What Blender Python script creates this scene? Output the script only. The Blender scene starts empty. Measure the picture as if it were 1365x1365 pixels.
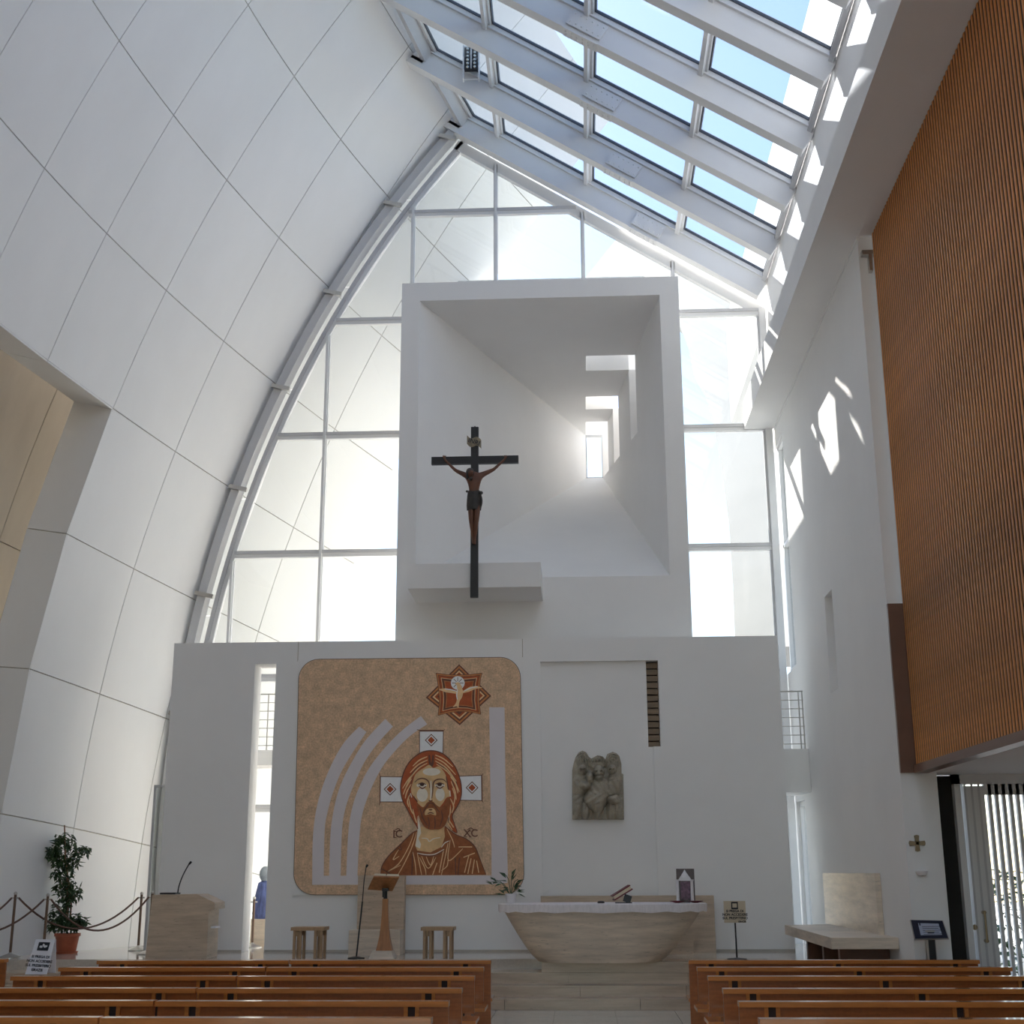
import bpy, math, random
from mathutils import Vector, Matrix
R = math.radians
random.seed(7)
scene = bpy.context.scene
COL = scene.collection

# ------------------------------------------------------------------ camera
W = 1365.0; FPX = 1757.0; PITCH, YAW, ROLL = R(15.3), R(2.87), R(-.24)
H = 1.666
CAM = Vector((0, 0, H))
FW = Vector((-math.sin(YAW)*math.cos(PITCH), math.cos(YAW)*math.cos(PITCH), math.sin(PITCH)))
_rt = Vector((math.cos(YAW), math.sin(YAW), 0)); _up = _rt.cross(FW)
RT = math.cos(ROLL)*_rt + math.sin(ROLL)*_up
UP = -math.sin(ROLL)*_rt + math.cos(ROLL)*_up
cd = bpy.data.cameras.new('camera'); cam = bpy.data.objects.new('camera', cd); COL.objects.link(cam)
cd.sensor_width = 36; cd.lens = FPX/W*36; cd.clip_end = 500
cam.matrix_world = Matrix(((RT.x, UP.x, -FW.x, 0), (RT.y, UP.y, -FW.y, 0), (RT.z, UP.z, -FW.z, H), (0, 0, 0, 1)))
scene.camera = cam

# ------------------------------------------------------------------ world, sun, exposure
SUN = Vector((1.0, -2.36, -2.15)).normalized()          # direction the light travels
w = bpy.data.worlds.new('world'); scene.world = w; w.use_nodes = True
nt = w.node_tree; bg = nt.nodes['Background']
sky = nt.nodes.new('ShaderNodeTexSky'); sky.sky_type = 'NISHITA'; sky.sun_disc = False
sky.sun_elevation = math.asin(-SUN.z); sky.sun_rotation = math.atan2(-SUN.x, -SUN.y)
sky.air_density = 1.0; sky.dust_density = 0.4; sky.ozone_density = 1.0
nt.links.new(sky.outputs[0], bg.inputs[0]); bg.inputs[1].default_value = 0.22
sl = bpy.data.lights.new('sun', 'SUN'); sl.energy = 11.0; sl.angle = R(.55); sl.color = (1, .95, .88)
so = bpy.data.objects.new('sun', sl); COL.objects.link(so); so.location = (-20, 40, 45)
so.rotation_euler = SUN.to_track_quat('-Z', 'Y').to_euler()
vs = scene.view_settings; vs.view_transform = 'Standard'; vs.look = 'None'; vs.exposure = 0.76; vs.gamma = 1.0; vs.use_curve_mapping = False
scene.cycles.use_denoising = True
scene.cycles.max_bounces = 12; scene.cycles.diffuse_bounces = 8; scene.cycles.transparent_max_bounces = 16
scene.cycles.sample_clamp_indirect = 6.0

# ------------------------------------------------------------------ helpers
def ray(x, y): return FW*FPX + RT*(x-W/2) - UP*(y-W/2)
def at(x, y, **k):
    r = ray(x, y); (a, v), = k.items(); i = 'XYZ'.index(a)
    return CAM + r*((v-CAM[i])/r[i])
def on_plane(x, y, p, n):
    r = ray(x, y); return CAM + r*((p-CAM).dot(n)/r.dot(n))
def lin(c):
    c /= 255.0; return c/12.92 if c <= .04045 else ((c+.055)/1.055)**2.4
def alb(r, g, b, ref=126, k=.78):                     # albedo of a print that hangs on the altar wall
    return tuple(min(.9, lin(v)/lin(ref)*k) for v in (r, g, b))

def tag(o, label=None, cat=None, group=None, kind=None):
    if label: o['label'] = label
    if cat: o['category'] = cat
    if group: o['group'] = group
    if kind: o['kind'] = kind
    return o
def empty(name, loc, label=None, cat=None, group=None, kind=None, rz=0):
    o = bpy.data.objects.new(name, None); COL.objects.link(o); o.location = loc; o.rotation_euler = (0, 0, rz)
    o.empty_display_size = .1
    return tag(o, label, cat, group, kind)
def wloc(o):
    v = Vector((0, 0, 0))
    while o is not None: v += Vector(o.location); o = o.parent
    return v
class MB:
    def __init__(s): s.v = []; s.f = []
    def add(s, vs, fs):
        n = len(s.v); s.v += [tuple(p) for p in vs]; s.f += [tuple(i+n for i in f) for f in fs]; return s
    def box(s, x0, x1, y0, y1, z0, z1):
        return s.hexa([(x0,y0,z0),(x1,y0,z0),(x1,y1,z0),(x0,y1,z0),(x0,y0,z1),(x1,y0,z1),(x1,y1,z1),(x0,y1,z1)])
    def hexa(s, p): return s.add(p, [(3,2,1,0),(4,5,6,7),(0,1,5,4),(1,2,6,5),(2,3,7,6),(3,0,4,7)])
    def extrude(s, pts, d):                            # closed polygon + offset vector
        n = len(pts); d = Vector(d); a = [Vector(p) for p in pts]; b = [p+d for p in a]
        return s.add(a+b, [tuple(range(n))[::-1], tuple(range(n, 2*n))] + [(i, (i+1) % n, n+(i+1) % n, n+i) for i in range(n)])
    def poly(s, pts): return s.add(pts, [tuple(range(len(pts)))])
    def tube(s, pts, r, n=8, cap=True):
        pts = [Vector(p) for p in pts]; m = len(pts); rr = r if isinstance(r, (list, tuple)) else [r]*m
        vs = []; up = None
        for i, p in enumerate(pts):
            t = (pts[min(i+1, m-1)]-pts[max(i-1, 0)]).normalized()
            if up is None: up = Vector((0, 0, 1)) if abs(t.z) < .9 else Vector((1, 0, 0))
            a = t.cross(up).normalized(); b = a.cross(t).normalized(); up = b
            for k in range(n):
                q = 2*math.pi*k/n; vs.append(p+a*(rr[i]*math.cos(q))+b*(rr[i]*math.sin(q)))
        fs = [(i*n+k, i*n+(k+1) % n, (i+1)*n+(k+1) % n, (i+1)*n+k) for i in range(m-1) for k in range(n)]
        if cap: fs += [tuple(range(n))[::-1], tuple(range((m-1)*n, m*n))]
        return s.add(vs, fs)
    def bar(s, a, b, wd, ht, up=(0, 0, 1)):            # rectangular bar from a to b
        a = Vector(a); b = Vector(b); t = (b-a).normalized(); up = Vector(up)
        x = t.cross(up).normalized(); z = x.cross(t).normalized(); x = x*(wd/2); z = z*(ht/2)
        return s.hexa([a-x-z, a+x-z, b+x-z, b-x-z, a-x+z, a+x+z, b+x+z, b-x+z])
    def lathe(s, prof, c, n=20):
        c = Vector(c); vs = []; m = len(prof)
        for r, z in prof:
            for k in range(n): q = 2*math.pi*k/n; vs.append(c+Vector((r*math.cos(q), r*math.sin(q), z)))
        fs = [(i*n+k, i*n+(k+1) % n, (i+1)*n+(k+1) % n, (i+1)*n+k) for i in range(m-1) for k in range(n)]
        return s.add(vs, fs+[tuple(range(n))[::-1], tuple(range((m-1)*n, m*n))])
    def ball(s, c, r, n=10, m=7):
        c = Vector(c); r = Vector(r) if isinstance(r, (tuple, list)) else Vector((r, r, r)); vs = []
        for i in range(m+1):
            a = math.pi*i/m
            for k in range(n):
                q = 2*math.pi*k/n; vs.append(c+Vector((r.x*math.sin(a)*math.cos(q), r.y*math.sin(a)*math.sin(q), r.z*math.cos(a))))
        return s.add(vs, [(i*n+k, i*n+(k+1) % n, (i+1)*n+(k+1) % n, (i+1)*n+k) for i in range(m) for k in range(n)])
    def grid(s, fn, nu, nv):
        vs = [fn(i/nu, j/nv) for j in range(nv+1) for i in range(nu+1)]
        return s.add(vs, [(j*(nu+1)+i, j*(nu+1)+i+1, (j+1)*(nu+1)+i+1, (j+1)*(nu+1)+i) for j in range(nv) for i in range(nu)])
    def build(s, name, mat, parent=None, smooth=None, origin=None):
        me = bpy.data.meshes.new(name)
        off = wloc(parent) if parent else Vector(origin or (0, 0, 0))
        me.from_pydata([tuple(Vector(p)-off) for p in s.v], [], s.f)
        me.materials.append(mat); me.update(); me.validate()
        if smooth:
            me.polygons.foreach_set('use_smooth', [True]*len(me.polygons)); me.set_sharp_from_angle(angle=R(smooth))
        o = bpy.data.objects.new(name, me); COL.objects.link(o)
        if parent: o.parent = parent
        elif origin: o.location = origin
        return o
def inst(src, parent, loc=None):
    o = src.copy(); COL.objects.link(o); o.parent = parent
    if loc is not None: o.location = loc
    return o
def copy_tree(o, parent=None):
    c = o.copy(); COL.objects.link(c); c.parent = parent
    for ch in list(o.children): copy_tree(ch, c)
    return c

# ------------------------------------------------------------------ materials
def mat(name, col, rough=.6, var=.06, scale=3., stretch=(1, 1, 1), bump=.0, spec=.5, metal=0., fine=0., fscale=60., pits=0., coat=0.):
    m = bpy.data.materials.new(name); m.use_nodes = True; t = m.node_tree; N = t.nodes; L = t.links
    b = N['Principled BSDF']; b.inputs['Roughness'].default_value = rough; b.inputs['Metallic'].default_value = metal
    b.inputs['Specular IOR Level'].default_value = spec; b.inputs['Coat Weight'].default_value = coat
    tc = N.new('ShaderNodeTexCoord'); mp = N.new('ShaderNodeMapping'); mp.inputs['Scale'].default_value = stretch
    L.new(tc.outputs['Object'], mp.inputs[0])
    n = N.new('ShaderNodeTexNoise'); n.inputs['Scale'].default_value = scale; n.inputs['Detail'].default_value = 6; n.inputs['Roughness'].default_value = .6
    L.new(mp.outputs[0], n.inputs['Vector'])
    r = N.new('ShaderNodeMix'); r.data_type = 'RGBA'
    r.inputs[6].default_value = (*[max(0, c*(1-var)) for c in col], 1); r.inputs[7].default_value = (*[min(1, c*(1+var)) for c in col], 1)
    st = N.new('ShaderNodeMapRange'); st.inputs[1].default_value = .3; st.inputs[2].default_value = .7; L.new(n.outputs[0], st.inputs[0]); L.new(st.outputs[0], r.inputs[0])
    out = r.outputs[2]
    if fine or pits:
        n2 = N.new('ShaderNodeTexNoise'); n2.inputs['Scale'].default_value = fscale; n2.inputs['Detail'].default_value = 3
        L.new(mp.outputs[0] if pits else tc.outputs['Object'], n2.inputs['Vector'])
        q = N.new('ShaderNodeMapRange'); q.inputs[1].default_value = .64 if pits else .35; q.inputs[2].default_value = .74 if pits else .65
        q.inputs[3].default_value = 1.0 if pits else 1-fine; q.inputs[4].default_value = 1-pits if pits else 1+fine
        L.new(n2.outputs[0], q.inputs[0])
        mu = N.new('ShaderNodeMix'); mu.data_type = 'RGBA'; mu.blend_type = 'MULTIPLY'; mu.inputs[0].default_value = 1
        L.new(out, mu.inputs[6]); L.new(q.outputs[0], mu.inputs[7]); out = mu.outputs[2]
    L.new(out, b.inputs['Base Color'])
    if bump:
        bp = N.new('ShaderNodeBump'); bp.inputs['Strength'].default_value = bump; bp.inputs['Distance'].default_value = .02
        L.new(n.outputs[0], bp.inputs['Height']); L.new(bp.outputs[0], b.inputs['Normal'])
    return m
def glass_mat(name, tint=(1, 1, 1), refl=.9):
    m = bpy.data.materials.new(name); m.use_nodes = True; t = m.node_tree; N = t.nodes; L = t.links
    N.remove(N['Principled BSDF']); o = N['Material Output']
    tr = N.new('ShaderNodeBsdfTransparent'); tr.inputs[0].default_value = (*tint, 1)
    gl = N.new('ShaderNodeBsdfGlossy'); gl.inputs['Roughness'].default_value = .01; gl.inputs[0].default_value = (refl, refl, refl, 1)
    lw = N.new('ShaderNodeLayerWeight'); lw.inputs[0].default_value = .5
    pw = N.new('ShaderNodeMath'); pw.operation = 'POWER'; pw.inputs[1].default_value = 5; L.new(lw.outputs['Facing'], pw.inputs[0])
    fr = N.new('ShaderNodeMath'); fr.operation = 'MULTIPLY_ADD'; fr.inputs[1].default_value = .9; fr.inputs[2].default_value = .03; L.new(pw.outputs[0], fr.inputs[0])
    mx = N.new('ShaderNodeMixShader'); L.new(fr.outputs[0], mx.inputs[0]); L.new(tr.outputs[0], mx.inputs[1]); L.new(gl.outputs[0], mx.inputs[2])
    L.new(mx.outputs[0], o.inputs['Surface']); return m
M = {}
M['plaster'] = mat('white_plaster', (.84, .83, .815), .75, .025, .7, bump=.03, spec=.25)
M['concrete'] = mat('white_concrete', (.86, .855, .84), .55, .035, .55, stretch=(1, 1, .5), bump=.02, spec=.35)
M['concrete_dim'] = mat('dim_lit_concrete', (.66, .60, .50), .7, .12, .8, stretch=(1, 1, .25), bump=.03)  # plain shell concrete with dim light and wood bounce put into the colour
M['joint'] = mat('joint_mortar', (.50, .46, .40), .9, .1, 4)
M['metal_white'] = mat('white_painted_metal', (.74, .74, .74), .4, .02, 2, spec=.5)
M['metal_grey'] = mat('grey_painted_metal', (.55, .55, .56), .45, .03, 2)
M['gasket'] = mat('dark_gasket', (.07, .08, .10), .5, .05)
M['steel'] = mat('brushed_steel', (.55, .53, .50), .3, .05, 8, metal=.9)
M['brass'] = mat('dull_bronze', (.35, .27, .17), .35, .08, 8, metal=.8)
M['black'] = mat('black_plastic', (.015, .015, .017), .4, .1)
M['glass'] = glass_mat('clear_glass', (.845, .858, .855))
M['glass_rear'] = glass_mat('rear_glass', (.99, .965, .93))
M['glass_roof'] = glass_mat('roof_glass', (.79, .825, .87))
M['glass_dark'] = mat('dark_glass', (.03, .028, .026), .15, .1, 1, spec=.12)
M['floor'] = mat('polished_stone', (.56, .50, .43), .10, .06, 1.2, fine=.05, fscale=30, spec=.5)
M['tile'] = mat('polished_stone_tile', (.62, .56, .48), .14, .09, 1.5, fine=.05, fscale=30)
M['step'] = mat('travertine_step', (.55, .44, .33), .25, .18, 2, stretch=(.6, .6, 6), pits=.3, fscale=14)
M['travertine'] = mat('travertine', (.54, .425, .315), .5, .22, 1.6, stretch=(1, 1, 9), pits=.5, fscale=9, bump=.05)
M['travertine_light'] = mat('travertine_light', (.66, .555, .44), .4, .22, 1.6, stretch=(1, 1, 9), pits=.45, fscale=9, bump=.04)
M['pew'] = mat('pew_wood', (.36, .105, .02), .3, .22, 4, stretch=(1, 9, 9), fine=.06, fscale=40, coat=.25)
M['pew_edge'] = mat('pew_edge_wood', (.55, .20, .05), .2, .15, 4, stretch=(1, 9, 9), coat=.3)
M['stool'] = mat('stool_wood', (.42, .27, .15), .45, .15, 5, stretch=(6, 6, 1))
M['slat'] = mat('slat_wood', (.62, .26, .075), .5, .3, 1.0, stretch=(3, 9, .8), fine=.08, fscale=20)
M['slat_back'] = mat('slat_backing', (.035, .014, .007), .7, .15, 3)  # near-black puts the shade between slats into the colour
M['brown_panel'] = mat('brown_panel', (.16, .075, .045), .35, .1, 3)
M['louvre'] = mat('louvre_wood', (.22, .15, .09), .5, .15, 4, stretch=(1, 6, 6))
M['lectern_wood'] = mat('lectern_wood', (.40, .17, .06), .4, .2, 4, stretch=(6, 6, 1))
M['terracotta'] = mat('terracotta', (.42, .11, .05), .55, .12, 6)
M['soil'] = mat('soil', (.05, .035, .02), .9, .2, 20)
M['leaf'] = mat('leaf', (.045, .085, .03), .4, .45, 9)
M['leaf2'] = mat('leaf_small', (.05, .10, .045), .4, .35, 12)
M['bark'] = mat('bark', (.23, .13, .08), .8, .2, 12, stretch=(1, 1, .2))
M['ceramic'] = mat('white_ceramic', (.82, .80, .82), .3, .02)
M['post'] = mat('dark_bronze_post', (.16, .10, .07), .35, .1, 8, metal=.5)
M['rope'] = mat('rope', (.13, .07, .05), .7, .2, 30)
M['cross_wood'] = mat('black_cross_wood', (.012, .011, .013), .45, .2, 6)
M['flesh'] = mat('carved_wood_figure', (.12, .042, .018), .5, .3, 7)
M['cloth_dark'] = mat('carved_dark_cloth', (.035, .03, .026), .6, .3, 9)
M['parchment'] = mat('aged_parchment', (.30, .25, .17), .7, .3, 12)
M['relief'] = mat('relief_stone', (.36, .32, .25), .6, .22, 6, fine=.06, fscale=40, bump=.03)
M['paper'] = mat('white_sign', (.80, .80, .85), .5, .02)
M['paper_cream'] = mat('cream_sign', (.60, .50, .36), .6, .04)
M['ink'] = mat('sign_ink', (.012, .012, .02), .6, .1)
M['lace'] = mat('lace_cloth', (.80, .76, .77), .8, .08, 30, stretch=(1, 1, .3), bump=.1)
M['book'] = mat('book_cover', (.16, .02, .03), .5, .15, 8)
M['page'] = mat('book_pages', (.72, .62, .45), .8, .05)
M['lamp_glass'] = mat('lamp_reflector', (.55, .55, .50), .15, .1, 8, metal=.8)
M['asphalt'] = mat('exterior_paving', (.45, .44, .42), .9, .08, .4)

# ------------------------------------------------------------------ curved shell wall (left): sphere with a tilted axis
SC = Vector((13.7619, 13.7733, 2.1952)); SR = 22.7382
SM = Matrix.Rotation(.4044, 3, 'Y') @ Matrix.Rotation(.0224, 3, 'X')
def sph(row, col, r=0.0):
    la = .1768-.0935*row; lo = .1658+.0802*col
    return SC + (SM @ Vector((-math.cos(la)*math.cos(lo), math.cos(la)*math.sin(lo), math.sin(la))))*(SR+r)
def patch(mb, r0, r1, c0, c1, a, b, nu=4, nv=4):       # solid curved slab between radii a and b
    g = [[sph(r0+(r1-r0)*j/nv, c0+(c1-c0)*i/nu, a) for i in range(nu+1)] for j in range(nv+1)]
    h = [[sph(r0+(r1-r0)*j/nv, c0+(c1-c0)*i/nu, b) for i in range(nu+1)] for j in range(nv+1)]
    k = nu+1; n = k*(nv+1)
    vs = [p for row in g for p in row]+[p for row in h for p in row]; fs = []
    for j in range(nv):
        for i in range(nu):
            q = (j*k+i, j*k+i+1, (j+1)*k+i+1, (j+1)*k+i); fs += [q, tuple(n+x for x in q[::-1])]
    for i in range(nu): fs += [(i+1, i, n+i, n+i+1), (nv*k+i, nv*k+i+1, n+nv*k+i+1, n+nv*k+i)]
    for j in range(nv): fs += [(j*k, (j+1)*k, n+(j+1)*k, n+j*k), ((j+1)*k+nu, j*k+nu, n+j*k+nu, n+(j+1)*k+nu)]
    mb.add(vs, fs)
ROWS = [-2.25, -1, 0, 1, 2, 3, 4, 5, 6, 7.0]; CE = 5.08
core = MB()
patch(core, -2.25, 3, -11, CE, .035, .75, 36, 12)
patch(core, 3, 7.0, 1, CE, .035, .75, 12, 10)
patch(core, 3, 7.0, -11, -3, .035, .75, 12, 10)
wl = core.build('wall_left', M['joint'], smooth=40)
tag(wl, 'tall curved white concrete shell wall of large square panels', 'wall', kind='structure')
GR, GC = .0040, .0050
for j in range(len(ROWS)-1):
    cols = list(range(-5, 5))+[5]
    for c0 in cols:
        c1 = c0+1 if c0 < 5 else CE
        if c0 == 5: continue
        if c0 == 4: c1 = CE
        if ROWS[j] >= 3 and -3 <= c0 < 1: continue
        mb = MB(); patch(mb, ROWS[j]+GR, ROWS[j+1]-GR, c0+GC, c1-GC, 0, .05)
        mb.build('panel', M['concrete'], wl, smooth=40)
for (r0, r1, c0) in ((3, 4, 1), (4, 5, 1), (5, 6, 1), (6, 7, 1)):     # jamb faces of the opening, block by block
    mb = MB(); a = [sph(r0+GR, c0, .0), sph(r0+GR, c0, .75), sph(r1-GR, c0, .75), sph(r1-GR, c0, .0)]
    b = [sph(r0+GR, c0-.012, .0), sph(r0+GR, c0-.012, .75), sph(r1-GR, c0-.012, .75), sph(r1-GR, c0-.012, .0)]
    mb.hexa(a+b); mb.build('jamb_block', M['concrete'], wl)
for c0 in (-3, -2, -1, 0):
    mb = MB(); e = .012
    mb.hexa([sph(3, c0+GC, 0), sph(3, c0+1-GC, 0), sph(3, c0+1-GC, .75), sph(3, c0+GC, .75), sph(3+e, c0+GC, 0), sph(3+e, c0+1-GC, 0), sph(3+e, c0+1-GC, .75), sph(3+e, c0+GC, .75)])
    mb.build('soffit_block', M['concrete'], wl)
# outer shell seen through the opening
o2 = MB(); patch(o2, 1.6, 7.2, -7, 3.4, 1.84, 2.2, 30, 14)
w2 = o2.build('wall_outer_left', M['joint'], smooth=40)
tag(w2, 'second concrete shell, tinted for dim bounced light, seen through the opening at the left', 'wall', kind='structure')
for j, (r0, r1) in enumerate(((1.6, 2.75), (2.75, 4.05), (4.05, 5.3), (5.3, 7.2))):
    for c0 in range(-4, 3):
        mb = MB(); patch(mb, r0+GR, r1-GR, c0+.35+GC, c0+1.35-GC, 1.8, 1.86)
        mb.build('panel', M['concrete_dim'], w2, smooth=40)

# ------------------------------------------------------------------ floors, steps
FZ = .536
mb = MB(); mb.box(-9.5, 8.2, -4, 17.6, -.3, -.012)
fl = mb.build('floor', M['floor']); tag(fl, 'polished pale stone floor of the nave', 'floor', kind='structure')
tile = None
for ix in range(-2, 3):
    for iy in range(14):
        x0 = ix*.74-.36; y0 = 7.2+iy*.74
        if tile is None:
            b = MB(); b.box(0, .734, 0, .734, -.014, 0); tile = b.build('tile', M['tile'], fl); tile.location = (x0, y0, 0)
        else: inst(tile, fl, (x0, y0, 0))
mb = MB(); mb.box(-9.5, -2.2, -4, 17.56, -.014, -.001); mb.box(2.98-.36, 8.2, -4, 17.56, -.014, -.001); mb.box(-2.2, 2.62, -4, 7.2, -.014, -.001)
mb.box(-2.2, -1.85, 7.2, 17.56, -.014, -.001)
mb.build('paving', M['floor'], fl)
pl = MB(); pl.box(-9.5, 3.62, 18.8, 23.1, -.2, FZ); pl.box(2.45, 3.62, 15.75, 18.81, -.2, FZ)
pf = pl.build('floor_presbytery', M['floor']); tag(pf, 'raised polished stone platform behind the steps', 'floor', kind='structure')
pl = MB(); pl.box(-.55, 1.95, 18.22, 18.8, .3, FZ); pl.build('altar_plinth', M['step'], pf)
sy = [17.56, 17.86, 18.16]
for k, y0 in enumerate(sy):
    z1 = .134*(k+1); root = empty('floor_step', (0, y0, z1-.134), 'travertine step of long slabs, %s of the three below the altar' % ('lowest', 'middle', 'topmost')[k], 'step', 'steps up to the altar', 'structure')
    x = -9.5; i = 0; src = None
    ln = [1.7, 1.35, 1.55][k]
    while x < 2.44:
        x1 = min(x+ln, 2.45); b = MB(); b.box(x+.002, x1-.002, y0, 18.815, z1-.03, z1); b.box(x+.002, x1-.002, y0+.012, 18.815, z1-.134, z1-.03)
        b.build('step_slab', M['step'], root); x = x1

# ------------------------------------------------------------------ altar wall
YW = 20.5; TW = .45
def wx(px, py=1060): return at(px, py, Y=YW).x
def wz(py, px=640): return at(px, py, Y=YW).z
XL, XR, ZT = -6.42, 3.10, 5.21
sl0, sl1 = at(334, 1060, Y=YW).x, at(362, 1060, Y=YW).x
sl0 = at(322, 1262, Y=YW).x; sl1 = at(352, 1262, Y=YW).x
szt = wz(885, 350)
rc0, rc1 = at(721, 1000, Y=YW).x, at(872, 1050, Y=YW).x
rzt = wz(881, 800); lv0 = at(863, 940, Y=YW).x; lv1 = at(879, 940, Y=YW).x; lvb = wz(995, 872)
mb = MB()
mb.box(XL, sl0, YW, YW+TW, FZ, ZT); mb.box(sl0, sl1, YW, YW+TW, szt, ZT)
mb.box(sl1, rc0, YW, YW+TW, FZ, ZT); mb.box(rc0, lv1, YW, YW+TW, rzt, ZT)
mb.box(rc0, lv0, YW+.07, YW+TW, FZ, rzt); mb.box(lv0, rc1, YW+.07, YW+TW, FZ, lvb)
mb.box(rc1+.012, lv1, YW, YW+TW, FZ, lvb); mb.box(rc1, rc1+.013, YW+.05, YW+TW, FZ, lvb)
mb.box(lv1, XR, YW, YW+TW, FZ, ZT)
wf = mb.build('wall_front', M['plaster']); tag(wf, 'free-standing white altar wall with a tall narrow slot', 'wall', kind='structure')
n = 13; lvs = None
for i in range(n):
    z0 = lvb+(rzt-lvb)*i/n; h = (rzt-lvb)/n
    b = MB(); b.hexa([(lv0, YW+.16, z0), (lv1, YW+.16, z0), (lv1, YW+.27, z0+.03), (lv0, YW+.27, z0+.03), (lv0, YW+.16, z0+h*.8), (lv1, YW+.16, z0+h*.8), (lv1, YW+.27, z0+h), (lv0, YW+.27, z0+h)])
    b.build('louvre_board', M['louvre'], wf)
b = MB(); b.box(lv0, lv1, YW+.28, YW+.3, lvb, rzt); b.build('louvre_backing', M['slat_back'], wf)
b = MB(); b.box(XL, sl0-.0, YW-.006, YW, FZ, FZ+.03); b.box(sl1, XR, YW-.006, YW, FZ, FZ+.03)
bb = b.build('shadow_strip_front', M['joint']); tag(bb, 'thin dark shadow strip at the foot of the altar wall', 'shadow_strip', kind='structure')  # strip coloured dark to paint the shade at the wall foot
b = MB()
for px in (397.5, 696.5):
    x = at(px, 866, Y=YW).x; b.box(x-.006, x+.006, YW-.002, YW, wz(879), ZT)
b.build('joint_line', M['joint'], wf)

# ------------------------------------------------------------------ tower box behind the wall
YB = 21.2; YE = 27.0
o4 = [at(536, 378, Y=YB), at(903.5, 368, Y=YB)]
bx0, bx1, bzt = o4[0].x, o4[1].x, (o4[0].z+o4[1].z)/2
f_tl = at(560, 402, Y=YB); f_tr = at(879, 392, Y=YB); f_br = at(893, 767, Y=YB); f_bl = at(553, 760, Y=YB)
ix0 = (f_tl.x+f_bl.x)/2; ix1 = (f_tr.x+f_br.x)/2; izt = (f_tl.z+f_tr.z)/2; izb = f_br.z
g_tl = at(780.5, 580, Y=YE); g_br = at(804, 637, Y=YE)
jx0, jx1, jzt, jzb = g_tl.x, g_br.x, g_tl.z, g_br.z
mb = MB(); TH = .3
mb.box(bx0, ix0, YB, YB+TH, FZ, bzt); mb.box(ix1, bx1, YB, YB+TH, FZ, bzt); mb.box(ix0, ix1, YB, YB+TH, izt, bzt); mb.box(ix0, ix1, YB, YB+TH, FZ, izb)
tb = mb.build('wall_tower', M['plaster']); tag(tb, 'white box tower with a deep tapering light niche above the altar wall', 'wall', kind='structure')
A = Vector((ix0, YB+.001, izt)); B = Vector((ix1, YB+.001, izt)); C = Vector((ix1, YB+.001, izb)); D = Vector((ix0, YB+.001, izb))
E_ = Vector((jx0, YE, jzt)); F_ = Vector((jx1, YE, jzt)); G_ = Vector((jx1, YE, jzb)); H_ = Vector((jx0, YE, jzb))
cn = (B-A).cross(E_-A).normalized(); rn = (C-B).cross(F_-B).normalized()
def ce(x, y): return on_plane(x, y, A, cn)
def rw(x, y): return on_plane(x, y, B, rn)
def edge_t(y):                                        # point of the ceiling / right wall edge at image row y
    lo, hi = 0., 1.
    for _ in range(40):
        t = (lo+hi)/2; p = B.lerp(F_, t)-CAM; yy = W/2-FPX*p.dot(UP)/p.dot(FW)
        if yy < y: lo = t
        else: hi = t
    return (lo+hi)/2
def ln_ce(t):                                          # where the slots end in the ceiling (left)
    p0 = A.lerp(E_, t); p1 = B.lerp(F_, t); q0 = ce(781, 470); q1 = E_
    s = (p0.y-q0.y)/(q1.y-q0.y); xx = q0.x+(q1.x-q0.x)*s
    return p0.lerp(p1, max(0., min(1., (xx-p0.x)/(p1.x-p0.x))))
def ln_rw(t):                                          # where the slots end in the right wall (below)
    p0 = B.lerp(F_, t); p1 = C.lerp(G_, t); q0 = rw(849, 577); q1 = rw(827, 609)
    s = (p0.y-q0.y)/(q1.y-q0.y); zz = q0.z+(q1.z-q0.z)*s
    return p0.lerp(p1, max(.05, min(1., (zz-p0.z)/(p1.z-p0.z))))
ts = [(edge_t(473), edge_t(493)), (edge_t(528), edge_t(545)), (edge_t(562), edge_t(577))]
def lerp(a, b, t): return a.lerp(b, t)
t1 = ts[0][0]
up = (0, 0, .55); rt_ = (.55, 0, 0)
mb = MB()
mb.extrude([A, B, B.lerp(F_, t1), A.lerp(E_, t1)], (0, 0, .22))
mb.extrude([A.lerp(E_, t1), ln_ce(t1), ln_ce(1.), E_], up)
mb.extrude([B, C, C.lerp(G_, t1), B.lerp(F_, t1)], (.22, 0, 0))
mb.extrude([ln_rw(t1), C.lerp(G_, t1), G_, ln_rw(1.)], (.22, 0, 0))
bands = [(ts[0][1], ts[1][0]), (ts[1][1], ts[2][0])]
for a, b in bands:
    mb.extrude([ln_ce(a), B.lerp(F_, a), B.lerp(F_, b), ln_ce(b)], up)
    mb.extrude([B.lerp(F_, a), ln_rw(a), ln_rw(b), B.lerp(F_, b)], rt_)
mb.extrude([A, D, H_, E_], (-.2, 0, 0)); mb.extrude([D, C, G_, H_], (0, 0, -.2))
a = ts[2][1]
mb.extrude([Vector((jx1, YE, jzt)), Vector((jx1+.6, YE, jzt)), Vector((jx1+.6, YE, jzb-.3)), Vector((jx1, YE, jzb-.3))], (0, .2, 0))
mb.extrude([Vector((jx0-.3, YE, jzt)), Vector((jx1+.6, YE, jzt)), Vector((jx1+.6, YE, jzt+.6)), Vector((jx0-.3, YE, jzt+.6))], (0, .2, 0))
mb.build('niche', M['plaster'], tb)
b = MB(); fw = .02
b.box(jx0, jx1, YE, YE+.05, jzt-.035, jzt); b.box(jx0, jx0+fw, YE, YE+.05, jzb, jzt-.035); b.box(jx1-fw, jx1, YE, YE+.05, jzb, jzt-.035); b.box(jx0, jx1, YE, YE+.05, jzb, jzb+fw)
b.build('niche_window_frame', M['metal_grey'], tb)
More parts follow.
